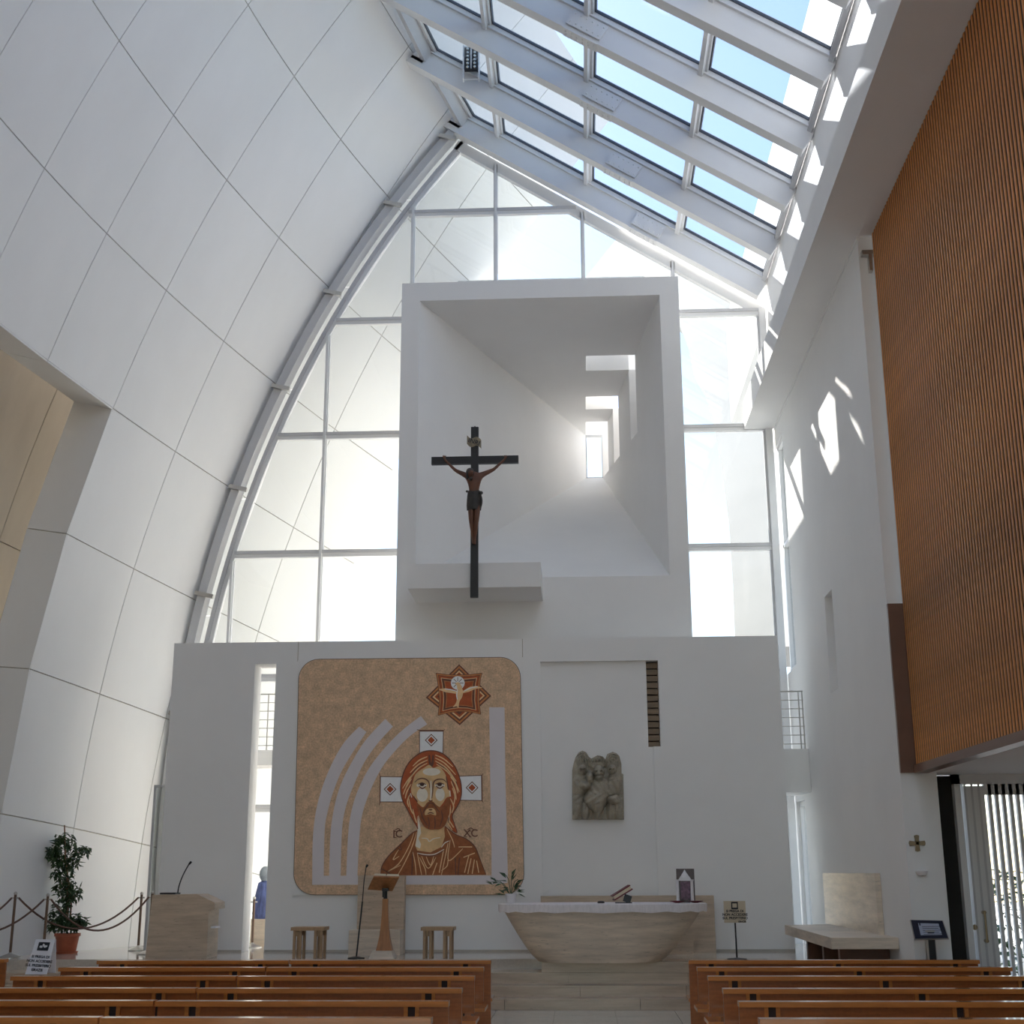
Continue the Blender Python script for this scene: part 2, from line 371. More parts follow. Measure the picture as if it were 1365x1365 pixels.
b = MB(); b.box(jx0+fw, jx1-fw, YE+.02, YE+.026, jzb+fw, jzt-.035); b.build('pane', M['glass'], tb)
b = MB(); b.box(bx1-.04, bx1, YB+TH, 28.0, FZ, 10.85); b.build('hidden_shade_plate', M['plaster'], tb)  # plate added unseen, height cut to trim the sun patch on the right wall
zc_ = izt+(jzt-izt)*(25.1-YB)/(YE-YB)
b = MB(); b.box(-2.6, 1.5, 25.1, 25.25, zc_+.2, 13.55); b.build('hidden_sun_baffle', M['plaster'], tb)  # added out of view to keep direct sun off the niche slots
b = MB(); b.box(-2.2, .62, 27.25, 27.4, jzt+.25, 13.3); b.build('hidden_sun_baffle', M['plaster'], tb)  # second added sun blocker, hidden behind the tower
b = MB(); b.box(-2.6, .2, 30.0, 30.2, .45, 14.2); b.build('hidden_sun_screen', M['plaster'], tb)  # added wall out of view, shades the niche window from the sun
# ledge under the crucifix
YLG = 20.06
l0 = at(544, 752, Y=YLG); l1 = at(721, 782, Y=YLG)
b = MB(); b.box(l0.x, l1.x, YLG, YB, l1.z, l0.z); b.build('ledge', M['plaster'], tb)

# ------------------------------------------------------------------ glazed end wall (facade)
YG = 22.8; RG = math.sqrt(SR**2-(YG-SC.y)**2)
def arcx(z, d=0): return SC.x-math.sqrt(max(0, (RG-d)**2-(z-SC.z)**2))
def roofz(x): return 11.70+.646*(3.46-x)
XC = [-7.4, -6.16, -4.57, -3.01, -1.43, .22, 1.89, 3.56]; ZC = [FZ, 2.75, 4.98, 7.20, 9.42, 11.67, 13.87, 16.2]
def clip(poly, inside, cut):
    out = []
    for i in range(len(poly)):
        p, q = poly[i], poly[(i+1) % len(poly)]; a, b = inside(p), inside(q)
        if a: out.append(p)
        if a != b: out.append(cut(p, q))
    return out
def region(poly, d=.36):
    def bis(f):
        def g(p, q):
            lo, hi = 0., 1.; a = f(p)
            for _ in range(30):
                t = (lo+hi)/2; m = (p[0]+(q[0]-p[0])*t, p[1]+(q[1]-p[1])*t)
                if f(m) == a: lo = t
                else: hi = t
            return (p[0]+(q[0]-p[0])*lo, p[1]+(q[1]-p[1])*lo)
        return g
    f1 = lambda p: (p[0]-SC.x)**2+(p[1]-SC.z)**2 <= (RG-d)**2
    f2 = lambda p: p[1] <= roofz(p[0])
    for f in (f1, f2):
        if len(poly) < 3: return []
        poly = clip(poly, f, bis(f))
    return poly if len(poly) >= 3 else []
fa = empty('window_1', (0, YG, FZ), 'tall glazed end wall with white mullions beside the shell', 'window', None, 'structure')
def sub(p0, p1, n=6): return [(p0[0]+(p1[0]-p0[0])*i/n, p0[1]+(p1[1]-p0[1])*i/n) for i in range(n)]
for i in range(len(XC)-1):
    for j in range(len(ZC)-1):
        x0, x1, z0, z1 = XC[i], XC[i+1], ZC[j], ZC[j+1]
        if x0 > bx0-.05 and x1 < bx1+.1 and z1 < bzt+.1: continue
        cr = [(x0, z0), (x1, z0), (x1, z1), (x0, z1)]
        pg = region(sub(cr[0], cr[1])+sub(cr[1], cr[2])+sub(cr[2], cr[3])+sub(cr[3], cr[0]))
        if len(pg) < 3 or max(p[0] for p in pg)-min(p[0] for p in pg) < .05: continue
        b = MB(); b.extrude([(p[0], YG+.03, p[1]) for p in pg], (0, .012, 0)); b.build('pane', M['glass'], fa)
def zlim(x):
    z = roofz(x); dd = (RG-.36)**2-(x-SC.x)**2
    return min(z, SC.z+math.sqrt(dd)) if dd > 0 else FZ
for x in XC[1:-1]:
    z1 = zlim(x); segs = [(FZ, z1)]
    if bx0 < x < bx1: segs = [(bzt-.3, z1)]
    for a, c in segs:
        if c-a < .1: continue
        b = MB(); b.box(x-.038, x+.038, YG-.06, YG+.02, a, c); m_ = b.build('mullion', M['metal_white'], fa)
        b = MB(); b.box(x-.022, x+.022, YG-.12, YG-.06, a, c); b.build('mullion_fin', M['metal_white'], fa)
for z in ZC[1:-1]:
    x0 = arcx(z, .36); x1 = 3.5
    segs = [(x0, x1)] if z > bzt else [(x0, bx0+.15), (bx1-.15, x1)]
    for a, c in segs:
        if z > bzt: c = min(c, 3.46-(z-11.70)/.646)
        b = MB(); b.box(a, c, YG-.07, YG+.02, z-.075, z+.05); b.build('transom', M['metal_white'], fa)
        b = MB(); b.box(a, c, YG-.09, YG-.07, z-.01, z+.05); b.build('transom_cap', M['metal_grey'], fa)
def arcband(d0, d1, y0, y1, z0, z1, n=40):
    b = MB(); vs = []; fs = []
    for i in range(n+1):
        z = z0+(z1-z0)*i/n
        vs += [(arcx(z, d0), y0, z), (arcx(z, d1), y0, z), (arcx(z, d1), y1, z), (arcx(z, d0), y1, z)]
    for i in range(n):
        for k in range(4): fs.append((i*4+k, i*4+(k+1) % 4, i*4+4+(k+1) % 4, i*4+4+k))
    return b.add(vs, fs+[(0, 1, 2, 3), tuple(4*n+k for k in range(4))])
zt = 15.55
arcband(-.02, .13, YG-.28, YG+.02, FZ, zt).build('edge_channel', M['metal_grey'], fa, smooth=40)
arcband(.23, .30, YG-.06, YG+.05, FZ, zt).build('edge_frame', M['metal_grey'], fa, smooth=40)
arcband(.30, .37, YG-.03, YG+.05, FZ, zt).build('edge_bead', M['metal_white'], fa, smooth=40)
ks = [FZ, 2.0, 4.0, 6.1, 8.25, 10.35, 12.4, 14.2, zt]
for a, c in zip(ks, ks[1:]): arcband(.13, .235, YG+.02, YG+.032, a+.012, c-.012, 10).build('pane', M['glass'], fa)
for (px, py) in ((604, 181), (527, 270), (447, 388), (385, 514), (328, 648), (280, 790), (232, 950)):
    p = at(px, py, Y=YG-.3); z = p.z; xo = arcx(z, -.06)
    b = MB(); t = Vector((1, 0, .25)).normalized()
    p0 = Vector((xo, YG-.32, z)); b.bar(p0, p0+t*.34+Vector((0, 0, -.16)), .07, .07); b.bar(p0+Vector((-.02, -.02, -.09)), p0+Vector((-.02, -.02, .07)), .1, .1)
    b.build('glazing_clamp', M['steel'], fa)
b = MB(); p0 = Vector((-2.2, YG, roofz(-2.2)-.03)); p1 = Vector((3.5, YG, roofz(3.5)-.03)); b.bar(p0, p1, .2, .12, (0, 1, 0)); b.build('head_frame', M['metal_white'], fa)
b = MB(); b.box(3.44, 3.56, YG-.12, YG+.05, FZ, 11.7); b.build('end_frame', M['metal_white'], fa)
b = MB(); b.box(3.40, 3.445, YG-.05, YG, FZ, 11.7); b.build('end_bead', M['metal_grey'], fa)

# ------------------------------------------------------------------ skylight
SLP = .6386; XRS = 3.55; ZRS = 12.0
def skz(x, d=0): return ZRS+SLP*(XRS-x)+d
def shellx(Y, d=0):
    lo, hi = -7., 2.
    for _ in range(50):
        m = (lo+hi)/2; v = Vector((m, Y, skz(m, d)))-SC
        if v.length > SR: lo = m
        else: hi = m
    return hi
sk = empty('window_2', (XRS, 14, ZRS), 'sloping skylight of white steel beams and glass panes', 'skylight', None, 'structure')
BY = [22.58, 20.92, 19.2, 17.5, 15.77, 14.05, 12.3, 10.55, 8.8, 7.05, 5.3, 3.55, 1.8, .05, -1.7, -3.45]
un = Vector((SLP, 0, 1)).normalized()                  # normal of the roof plane
ud = Vector((1, 0, -SLP)).normalized()
GL = .27                                               # glass lies this far above the beam axis
for i, Y in enumerate(BY):
    xl = shellx(Y, -.15)+.02
    a = Vector((xl, Y, skz(xl))); c = Vector((XRS-.03, Y, skz(XRS-.03)))
    b = MB(); b.bar(a, c, .15, .36, un); b.bar(a+un*.185, c+un*.185, .24, .03, un); b.bar(a-un*.185, c-un*.185, .2, .03, un)
    be = b.build('beam', M['metal_white'], sk)
    if i < 7:
        xm = [1.45, .95, .55, .3, .1, 0, 0][i]; m0 = Vector((xm, Y-.105, skz(xm))); b = MB()
        b.bar(m0-ud*.3, m0+ud*.3, .03, .26, un); b.bar(m0-ud*.3-un*.205+Vector((0, .1, 0)), m0+ud*.3-un*.205+Vector((0, .1, 0)), .2, .02, un)
        pp = b.build('splice_plate', M['metal_white'], be); b = MB()
        for q in range(6):
            for hgt in (-.08, .08): b.ball(m0+ud*(-.25+q*.1)+un*hgt+Vector((0, -.018, 0)), .016, 6, 4)
        for q in range(6): b.ball(m0+ud*(-.25+q*.1)-un*.22+Vector((0, .06, 0)), .016, 6, 4); b.ball(m0+ud*(-.25+q*.1)-un*.22+Vector((0, .14, 0)), .016, 6, 4)
        b.build('bolt', M['metal_white'], be)
        s0 = Vector((xl+.06, Y, skz(xl+.06)))-un*.05
        b = MB(); b.bar(s0-ud*.34, s0+ud*.22, .15, .06, un); b.bar(s0-ud*.34-un*.1, s0-ud*.34+un*.12, .2, .03, ud); b.bar(s0-ud*.3-un*.13, s0-ud*.2-un*.13, .08, .07, un)
        b.build('end_bracket', M['steel'], be)
XP = [-1.46, .22, 1.9, 3.46]
def P3(x, Y, d): return Vector((x, Y, skz(x)))+un*d
for i in range(len(BY)-1):
    y1, y0 = BY[i]-.04, BY[i+1]+.04
    xa, xb = shellx(y1, .3)+.06, shellx(y0, .3)+.06
    cols = [None]+XP
    for k in range(4):
        l1 = xa if k == 0 else XP[k-1]; l0 = xb if k == 0 else XP[k-1]; rr = XP[k]
        q = [(l1, y1), (rr, y1), (rr, y0), (l0, y0)]
        b = MB(); fwid = .06
        cx = sum(p[0] for p in q)/4; cy = (y0+y1)/2
        inn = [(p[0]+(fwid if p[0] < cx else -fwid), p[1]+(fwid if p[1] < cy else -fwid)) for p in q]
        for e in range(4):
            f = (e+1) % 4
            b.hexa([P3(*q[e], GL-.06), P3(*q[f], GL-.06), P3(*inn[f], GL-.06), P3(*inn[e], GL-.06), P3(*q[e], GL+.05), P3(*q[f], GL+.05), P3(*inn[f], GL+.05), P3(*inn[e], GL+.05)])
        fr = b.build('pane_frame', M['metal_white'], sk)
        b = MB(); g2 = [(p[0]+(.02 if p[0] < cx else -.02), p[1]+(.02 if p[1] < cy else -.02)) for p in inn]
        for e in range(4):
            f = (e+1) % 4
            b.hexa([P3(*inn[e], GL-.01), P3(*inn[f], GL-.01), P3(*g2[f], GL-.01), P3(*g2[e], GL-.01), P3(*inn[e], GL+.03), P3(*inn[f], GL+.03), P3(*g2[f], GL+.03), P3(*g2[e], GL+.03)])
        b.build('gasket', M['gasket'], fr)
        b = MB(); b.extrude([P3(*p, GL) for p in inn], un*.012); b.build('pane', M['glass_roof'], fr)
        if k < 3 or True:
            x = rr; b = MB(); b.bar(P3(x, y1, .2), P3(x, y0, .2), .07, .16, un); b.build('purlin', M['metal_grey'] if k == 3 else M['metal_white'], sk)
    b = MB(); b.bar(P3(xa-.03, y1, .12), P3(xb-.03, y0, .12), .1, .3, un); b.build('edge_channel', M['metal_grey'], sk)
# floodlight cluster hung from the beams
pc = at(628, 77, Y=20.6); root = empty('floodlight', pc, 'floodlight with two columns of six round lamps under the skylight', 'lamp')
b = MB(); b.box(pc.x-.125, pc.x+.125, pc.y, pc.y+.1, pc.z-.22, pc.z+.22); b.build('housing', M['black'], root)
b = MB()
for sx in (-.14, .14): b.box(pc.x+sx-.012, pc.x+sx+.012, pc.y-.01, pc.y+.11, pc.z-.42, pc.z+.26)
b.box(pc.x-.14, pc.x+.14, pc.y, pc.y+.1, pc.z+.22, pc.z+.25); b.box(pc.x-.008, pc.x+.008, pc.y-.03, pc.y, pc.z-.22, pc.z+.22)
b.tube([(pc.x-.14, pc.y+.05, pc.z-.41), (pc.x+.14, pc.y+.05, pc.z-.41)], .012); b.tube([(pc.x, pc.y+.05, pc.z+.24), (pc.x, pc.y+.25, pc.z+.62)], .02)
b.build('bracket', M['metal_white'], root)
for sx in (-.063, .063):
    for k in range(6):
        z = pc.z-.185+k*.074; b = MB(); b.ball((pc.x+sx, pc.y-.004, z), (.03, .018, .03), 10, 6); b.build('lamp', M['lamp_glass'], root)

# ------------------------------------------------------------------ right side: white wall, beam, timber
XWR = 3.6; ZS = 9.36; XT = 3.76
nb0, nb1, nz0, nz1 = 18.5, 19.08, 4.12, 5.52
mb = MB()
mb.box(XWR, 4.0, 15.3, nb0, 0, ZS); mb.box(XWR, 4.0, nb1, 21.9, 0, ZS); mb.box(XWR, 4.0, nb0, nb1, 0, nz0); mb.box(XWR, 4.0, nb0, nb1, nz1, ZS); mb.box(XWR+.34, 4.0, nb0, nb1, nz0, nz1)
mb.box(XWR, 4.0, 21.9, 23.0, 2.78, 4.95); mb.box(XWR, 4.0, 21.9, 23.0, 9.0, ZS); mb.box(XWR, 4.0, 22.75, 23.0, FZ, 2.78)
mb.box(XWR, 4.1, -4, 23.0, ZS, 12.2); mb.box(XWR+.14, 4.1, -4, 30, 12.0, 14.6)
wr = mb.build('wall_right', M['plaster']); tag(wr, 'tall white side wall with a small niche beside the slatted timber', 'wall', kind='structure')
b = MB(); b.box(3.06, XWR, -4, 22.72, ZS, 9.86); tr = b.build('trim_1', M['plaster']); tag(tr, 'long white beam with a deep soffit along the right wall', 'beam', kind='structure')
b = MB(); b.box(XWR-.004, XT+.3, -4, 15.3, ZS-.001, ZS+.3); b.box(XWR-.012, XWR, 15.3, 22.7, ZS-.03, ZS); b.build('soffit', M['plaster'], tr)
ws = empty('window_3', (XWR, 22.3, 4.95), 'narrow glazed strip in the side wall next to the glass end wall', 'window', None, 'structure')
for z0, z1 in ((5.0, 7.15), (7.25, 8.95)):
    b = MB(); b.box(XWR+.1, XWR+.112, 21.98, 22.7, z0, z1); b.build('pane', M['glass'], ws)
b = MB(); b.box(XWR+.04, XWR+.16, 21.9, 21.98, 4.95, 9.0); b.build('jamb', M['metal_white'], ws)
b = MB(); b.box(XWR+.04, XWR+.16, 22.7, 22.78, 4.95, 9.0); b.build('jamb', M['metal_white'], ws)
for z in (4.95, 7.15, 8.95):
    b = MB(); b.box(XWR+.04, XWR+.16, 21.9, 22.78, z, z+.06); b.build('rail', M['metal_white'], ws)
ds = empty('door_2', (XWR, 22.3, FZ), 'narrow glazed side door in the corner behind the altar wall', 'door', None, 'structure')
b = MB(); b.box(XWR+.1, XWR+.112, 21.98, 22.7, FZ, 2.7); b.build('pane', M['glass'], ds)
b = MB(); b.box(XWR+.05, XWR+.16, 21.9, 21.98, FZ, 2.78); b.box(XWR+.05, XWR+.16, 22.7, 22.75, FZ, 2.78); b.box(XWR+.05, XWR+.16, 21.98, 22.7, 2.7, 2.78); b.build('frame', M['metal_white'], ds)
# slatted timber volume
YT1 = 15.26; YT0 = -4.0; ZTB = 2.78
tp = empty('slatted_wall', (XT, 15.2, ZTB), 'wall of vertical brown timber slats above the side aisle', 'wall panel', None, 'structure')
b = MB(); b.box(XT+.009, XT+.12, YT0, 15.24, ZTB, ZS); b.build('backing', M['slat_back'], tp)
sp = .0885; src = None; y = 15.18; k = 0
while y > 6.2:
    if src is None:
        b = MB(); b.box(XT, XT+.009, y-.018, y+.018, ZTB+.03, ZS-.005); src = b.build('slat', M['slat'], tp)
    else:
        o = inst(src, tp, (0, -k*sp, 0))
    y -= sp; k += 1
b = MB(); yy = y
while yy > YT0: b.box(XT, XT+.009, yy-.018, yy+.018, ZTB+.03, ZS-.005); yy -= sp
tag(b.build('slats_beyond', M['slat'], tp), kind='stuff')
b = MB(); b.box(XT-.03, XT+.12, YT0, 15.2, ZTB-.06, ZTB+.03); b.build('bottom_rail', M['brown_panel'], tp)
b = MB(); b.box(XWR-.006, XT+.02, 15.24, 15.296, ZTB-.05, 4.66); b.build('corner_panel', M['brown_panel'], tp)
b = MB(); b.box(XWR+.02, XT+.06, 15.2, 15.29, ZS-.28, ZS-.22); b.box(XT-.06, XT-.02, 15.2, 15.29, ZS-.5, ZS-.28); b.build('angle_bracket', M['steel'], tp)
# side aisle behind the pews: ceiling, walls and the slit door
mb = MB(); mb.box(XT-.02, 8.2, -4, 15.9, ZTB-.05, ZTB); ca = mb.build('ceiling_aisle', M['plaster']); tag(ca, 'low ceiling over the side aisle under the timber', 'ceiling', kind='structure')
YD = 15.62
d0 = at(1247, 1150, Y=YD).x; d1 = at(1280, 1150, Y=YD).x; d2 = at(1292, 1150, Y=YD).x
mb = MB(); mb.box(8.0, 8.2, -4, 15.9, 0, ZTB); mb.box(6.4, 8.2, YD, YD+.2, 0, ZTB); wa = mb.build('wall_aisle', M['plaster']); tag(wa, 'white wall closing the side aisle at the far right', 'wall', kind='structure')
dr = empty('door_1', (d2, YD, 0), 'white door with vertical light slits in the side aisle', 'door', None, 'structure')
b = MB(); b.box(d0-.06, d1, YD+.08, YD+.1, 0, 2.72); b.build('side_light', M['glass_dark'], dr)
b = MB(); b.box(4.0-.02, d0, YD-.02, YD+.12, 0, 2.73); b.build('frame_post', M['brown_panel'], dr)
for a, c in ((d1, d1+.07), (d1+.1, d2)):
    b = MB(); b.box(a, c, YD-.03, YD+.12, 0, 2.73); b.build('frame_post', M['metal_white'], dr)
b = MB(); b.box(d1, 6.4, YD-.03, YD+.12, 2.62, 2.73); b.build('frame_head', M['metal_white'], dr)
sx0 = at(1321, 1150, Y=YD).x; pit = at(1330.5, 1150, Y=YD).x-sx0; zts = at(1330, 1033, Y=YD).z
b = MB(); b.box(d2+.02, sx0, YD, YD+.06, .02, 2.6); b.box(sx0, 6.38, YD, YD+.06, zts, 2.5); b.box(sx0, 6.38, YD, YD+.06, .02, .22); b.build('leaf', M['metal_white'], dr)
x = sx0; k = 0
while x < 6.3:
    b = MB(); b.box(x+pit*.52, x+pit, YD, YD+.06, .22, zts); b.build('slat', M['metal_white'], dr); x += pit
b = MB()
for k in range(1, 4): b.box(sx0-k*pit+pit*.1, sx0-k*pit+pit*.4, YD-.004, YD, .22, zts)
b.build('groove', M['metal_grey'], dr)
hx = at(1312, 1235, Y=YD).x; hz0, hz1 = at(1312, 1216, Y=YD).z, at(1312, 1254, Y=YD).z
b = MB(); b.tube([(hx, YD-.07, hz0), (hx, YD-.07, hz1)], .012); b.tube([(hx, YD, hz0), (hx, YD-.07, hz0)], .02); b.tube([(hx, YD, hz1), (hx, YD-.07, hz1)], .02); b.build('handle', M['brass'], dr)
b = MB(); q = at(1299, 1236, Y=YD); b.tube([(q.x, YD+.001, q.z), (q.x, YD-.02, q.z)], .03, 14); b.build('lock', M['brass'], dr)
# rear of the nave (behind the camera), unseen; glazing added for front daylight
mb = MB(); mb.box(-9.5, -6.2, -4.3, -4, -.3, 17); mb.box(3.6, 8.2, -4.3, -4, -.3, 17); mb.box(-6.2, 3.6, -4.3, -4, 14.6, 18); mb.box(-6.2, 3.6, -4.3, -4, -.3, .2); wb = mb.build('wall_back', M['plaster']); tag(wb, 'white piers and head of the wall behind the nave', 'wall', kind='structure')
wn = empty('window_4', (0, -4.15, .2), 'tall glazed entrance wall at the rear of the nave', 'window', None, 'structure')
for i in range(8):
    x = -6.2+1.4*i; b = MB(); b.box(x-.04, x+.04, -4.2, -4.08, .2, 14.6); b.build('mullion', M['metal_white'], wn)
for j in range(8):
    z = .2+2.06*j; b = MB(); b.box(-6.2, 3.6, -4.19, -4.1, z-.04, z+.04); b.build('transom', M['metal_white'], wn)
for i in range(7):
    for j in range(7):
        b = MB(); b.box(-6.16+1.4*i, -4.84+1.4*i, -4.15, -4.138, .24+2.06*j, 2.22+2.06*j); b.build('pane', M['glass_rear'], wn)
mb = MB(); mb.box(-9.8, -9.5, -4.3, 8, -.3, 21); wq = mb.build('wall_rear_left', M['plaster']); tag(wq, 'plain white wall at the rear left of the nave', 'wall', kind='structure')

# ------------------------------------------------------------------ exterior
mb = MB(); mb.box(-14, 12, 23.1, 45, -.34, .45); gt = mb.build('ground_terrace', mat('white_paving', (.72, .70, .66), .8, .05, .6)); tag(gt, 'white paved terrace outside the glass end wall', 'ground', kind='structure')
mb = MB(); mb.box(-60, 60, -40, 90, -.6, -.35); ge = mb.build('ground_exterior', M['asphalt']); tag(ge, 'pale paving outside the building', 'ground', kind='structure')
op = [(845, 290), (776, 376), (868, 402), (905, 432), (918, 465), (925, 500), (938, 520), (950, 560), (962, 620), (972, 700), (977, 780), (980, 862), (1120, 862), (1120, 400), (1010, 385)]
XN = Vector((-.45, -.55, .7)).normalized(); XO = Vector((3, 31, 10))
pts = [on_plane(px, py, XO, XN) for px, py in op]
mb = MB(); mb.extrude(pts, -XN*.5); we = mb.build('wall_exterior', mat('exterior_concrete', (.31, .31, .30), .8, .05, .8)); tag(we, 'sunlit white sloping exterior shell seen through the glass at right', 'wall', kind='structure')

# ------------------------------------------------------------------ balconies and railings behind the altar wall
def balcony(x0, x1, y0, y1, z0, z1, zr, label, posts):
    root = empty('balcony', (x0, y0, z0), label, 'balcony', 'balconies behind the altar wall')
    b = MB(); b.box(x0, x1, y0, y1, z0, z1); b.build('slab', M['plaster'], root)
    for x in posts:
        b = MB(); b.tube([(x, y0+.05, z1), (x, y0+.05, zr)], .011); b.build('post', M['steel'], root)
    for k in range(7):
        z = z1+.08+(zr-z1-.08)*k/6; b = MB(); b.tube([(x0+.03, y0+.05, z), (x1-.03, y0+.05, z)], .012 if k == 6 else .007, 6); b.build('rail', M['steel'], root)
    return root
z1 = at(1078, 998, Y=21.2).z; z0 = at(1080, 1056, Y=21.2).z; zr = at(1068, 921, Y=21.2).z
balcony(1.95, 3.595, 21.2, 22.2, z0, z1, zr, 'white balcony with thin metal railing in the right corner', (2.2, 3.0, at(1066, 960, Y=21.25).x, 3.55))
z1 = at(350, 1000, Y=21.6).z; z0 = at(350, 1020, Y=21.6).z; zr = at(350, 925, Y=21.6).z
balcony(-6.3, -3.1, 21.6, 22.3, z0, z1, zr, 'white balcony with thin metal railing seen through the left slot', (-6.2, at(342, 960, Y=21.65).x, at(357, 960, Y=21.65).x, -3.4))
# glass leaf at the left end of the altar wall
p = at(212, 1050, Y=20.75)
root = empty('door_3', (-6.5, 20.75, FZ), 'edge of a glass door beside the altar wall', 'door', None, 'structure')
b = MB(); b.box(-6.62, -6.45, 20.72, 20.735, FZ, p.z); b.build('pane', M['glass'], root)
b = MB(); b.box(-6.66, -6.62, 20.7, 20.76, FZ, p.z+.04); b.box(-6.62, -6.43, 20.7, 20.76, p.z, p.z+.04); b.build('frame', M['metal_grey'], root)
# bundle seen at the foot of the left slot
YQ = 22.3; p = at(350, 1250, Y=YQ)
root = empty('covered_statue', (p.x, YQ, FZ), 'small blue and brown draped statue behind the left wall slot', 'statue')
b = MB(); b.box(p.x-.17, p.x+.2, YQ-.15, YQ+.15, FZ, FZ+.42); b.build('plinth', M['travertine_light'], root)
b = MB(); b.lathe([(.16, .42), (.19, .5), (.15, .8), (.11, .98), (.05, 1.02)], (p.x, YQ, FZ), 14); b.build('robe', mat('blue_robe', (.10, .13, .30), .7, .5, 6, stretch=(4, 4, .6)), root, smooth=50)
b = MB(); b.ball((p.x, YQ, FZ+1.12), (.1, .11, .13), 12, 8); b.build('hood', mat('grey_hood', (.30, .34, .38), .7, .3, 8), root, smooth=60)

# ------------------------------------------------------------------ pews
PH = .82
def make_pew(L, label, group, stiles, solid=False):
    root = empty('pew', (0, 0, 0), label, 'pew', group)
    b = MB(); b.box(0, L, -.055, .05, PH-.035, PH); b.build('top_rail', M['pew_edge'], root)
    zb = .02 if solid else .52
    b = MB(); b.box(.004, L-.004, 0, .025, zb, PH-.035); b.build('back_panel', M['pew'], root)
    b = MB(); b.box(-.005, L+.005, .035, .45, .425, .455); b.build('seat', M['pew_edge'], root)
    for x in (.12, L/2, L-.18):
        b = MB(); b.box(x, x+.06, .02, .42, 0, .425); b.build('leg', M['pew'], root)
    for x in stiles:
        b = MB(); b.box(x+.028, x+.078, -.002, .0, zb, PH-.036); b.build('slot', M['slat_back'], root)  # dark strip painted in for the shaded open gap between stiles
        for q in (0, .078):
            b = MB(); b.box(x+q, x+q+.028, -.022, 0, zb, PH-.036); b.build('stile', M['pew_edge'], root)
    return root
ORD = ['front', 'second', 'third', 'fourth', 'fifth', 'sixth']
PY = [13.9, 12.88, 11.8, 10.58, 9.55, 8.47]
for i, y in enumerate(PY):
    r = 'rearmost in view, sixth' if i == 5 else ORD[i]
    o = make_pew(2.84, 'brown wooden pew right of the aisle, %s row from the altar' % ORD[i], 'pews right of the aisle', (.17, 1.42, 2.56), i == 0); o.location = (1.04, y, 0)
    o = make_pew(2.03, 'brown wooden pew left of the aisle, %s row from the altar, on the aisle side' % ORD[i], 'pews left of the aisle', (.2, 1.72), i == 0); o.location = (-2.955, y+.02, 0)
    o = make_pew(1.965, 'brown wooden pew left of the aisle, %s row from the altar, on the shell side' % ORD[i], 'pews left of the aisle', (.2, 1.62), i == 0); o.location = (-4.94, y+.04, 0)
o = make_pew(1.3, 'short brown pew end at the far left edge beside the presbytery', None, (1.0,), True); o.location = (at(8, 1290, Y=14.2).x-1.3, 14.2, 0)

# ------------------------------------------------------------------ altar
def on_floor(px, py, z=FZ): return at(px, py, Z=z)
ab = on_floor(798, 1284); ay = ab.y                       # front foot of the altar
def altar_outline(t, n=28):                               # t 0 foot .. 1 top: lens-shaped plan
    zz = FZ+t*(at(803, 1206, Y=ay).z-FZ)
    yc = ay+.42
    xl = at(718+(667-718)*(t**.8), 1284-84*t, Y=yc).x; xr = at(881+(939.5-881)*(t**.8), 1284-84*t, Y=yc).x
    cx = (xl+xr)/2; a = (xr-xl)/2; d = .42+.16*t; out = []
    for k in range(n):
        q = 2*math.pi*k/n; c, s_ = math.cos(q), math.sin(q)
        out.append(Vector((cx+a*math.copysign(abs(c)**.75, c), yc+d*math.copysign(abs(s_)**1.1, s_), zz)))
    return out
b = MB(); n = 36; m = 9; rings = [altar_outline(k/m, n) for k in range(m+1)]
vs = [p for r_ in rings for p in r_]
b.add(vs, [(i*n+k, i*n+(k+1) % n, (i+1)*n+(k+1) % n, (i+1)*n+k) for i in range(m) for k in range(n)]+[tuple(range(n))[::-1], tuple(range(m*n, (m+1)*n))])
acx = (rings[-1][0].x+rings[-1][n//2].x)/2; azt = rings[-1][0].z
al = b.build('altar', M['travertine_light'], None, smooth=50, origin=(acx, ay+.42, FZ))
tag(al, 'boat-shaped travertine altar on the raised platform', 'altar')
top = altar_outline(1, n); cc = Vector((acx, ay+.42, azt)); b = MB(); vs = []
def outw(p, k, z): d = (p-cc); d.z = 0; return Vector((cc.x+d.x*k, cc.y+d.y*k, z))
l1 = [outw(p, 1.008, azt+.012) for p in top]; l2 = [outw(p, 1.022, azt+.002) for p in top]; l3 = [outw(p, 1.018+.004*math.sin(k*2.6), azt-.085-.018*(k % 2)) for k, p in enumerate(top)]
b.add(l1+l2+l3, [tuple(range(n))]+[(k, n+k, n+(k+1) % n, (k+1) % n) for k in range(n)]+[(n+k, 2*n+k, 2*n+(k+1) % n, n+(k+1) % n) for k in range(n)])
ac = b.build('altar_cloth', M['lace'], None, smooth=40, origin=(acx, ay+.42, azt)); tag(ac, 'white lace-edged cloth draped over the altar top', 'cloth')
AZ = azt+.013
# potted plant on the altar
def leafset(b, base, n, spread, h, size, rnd):
    for _ in range(n):
        a = rnd.uniform(0, 2*math.pi); r = rnd.uniform(.1, 1)*spread; z = rnd.uniform(.2, 1)*h
        p = Vector(base)+Vector((math.cos(a)*r, math.sin(a)*r, z)); leaf(b, p, Vector((math.cos(a), math.sin(a), rnd.uniform(-.3, .6))), size*rnd.uniform(.7, 1.25), rnd)
def leaf(b, p, d, L, rnd, wd=.42):
    d = d.normalized(); s_ = d.cross(Vector((rnd.uniform(-.4, .4), rnd.uniform(-.4, .4), 1))).normalized(); u = s_.cross(d).normalized()
    w_ = L*wd/2
    b.add([p, p+d*L*.35+s_*w_+u*L*.05, p+d*L*.35-s_*w_+u*L*.05, p+d*L*.4-u*.01, p+d*L-u*L*.12], [(0, 3, 1), (0, 2, 3), (3, 4, 1), (3, 2, 4)])
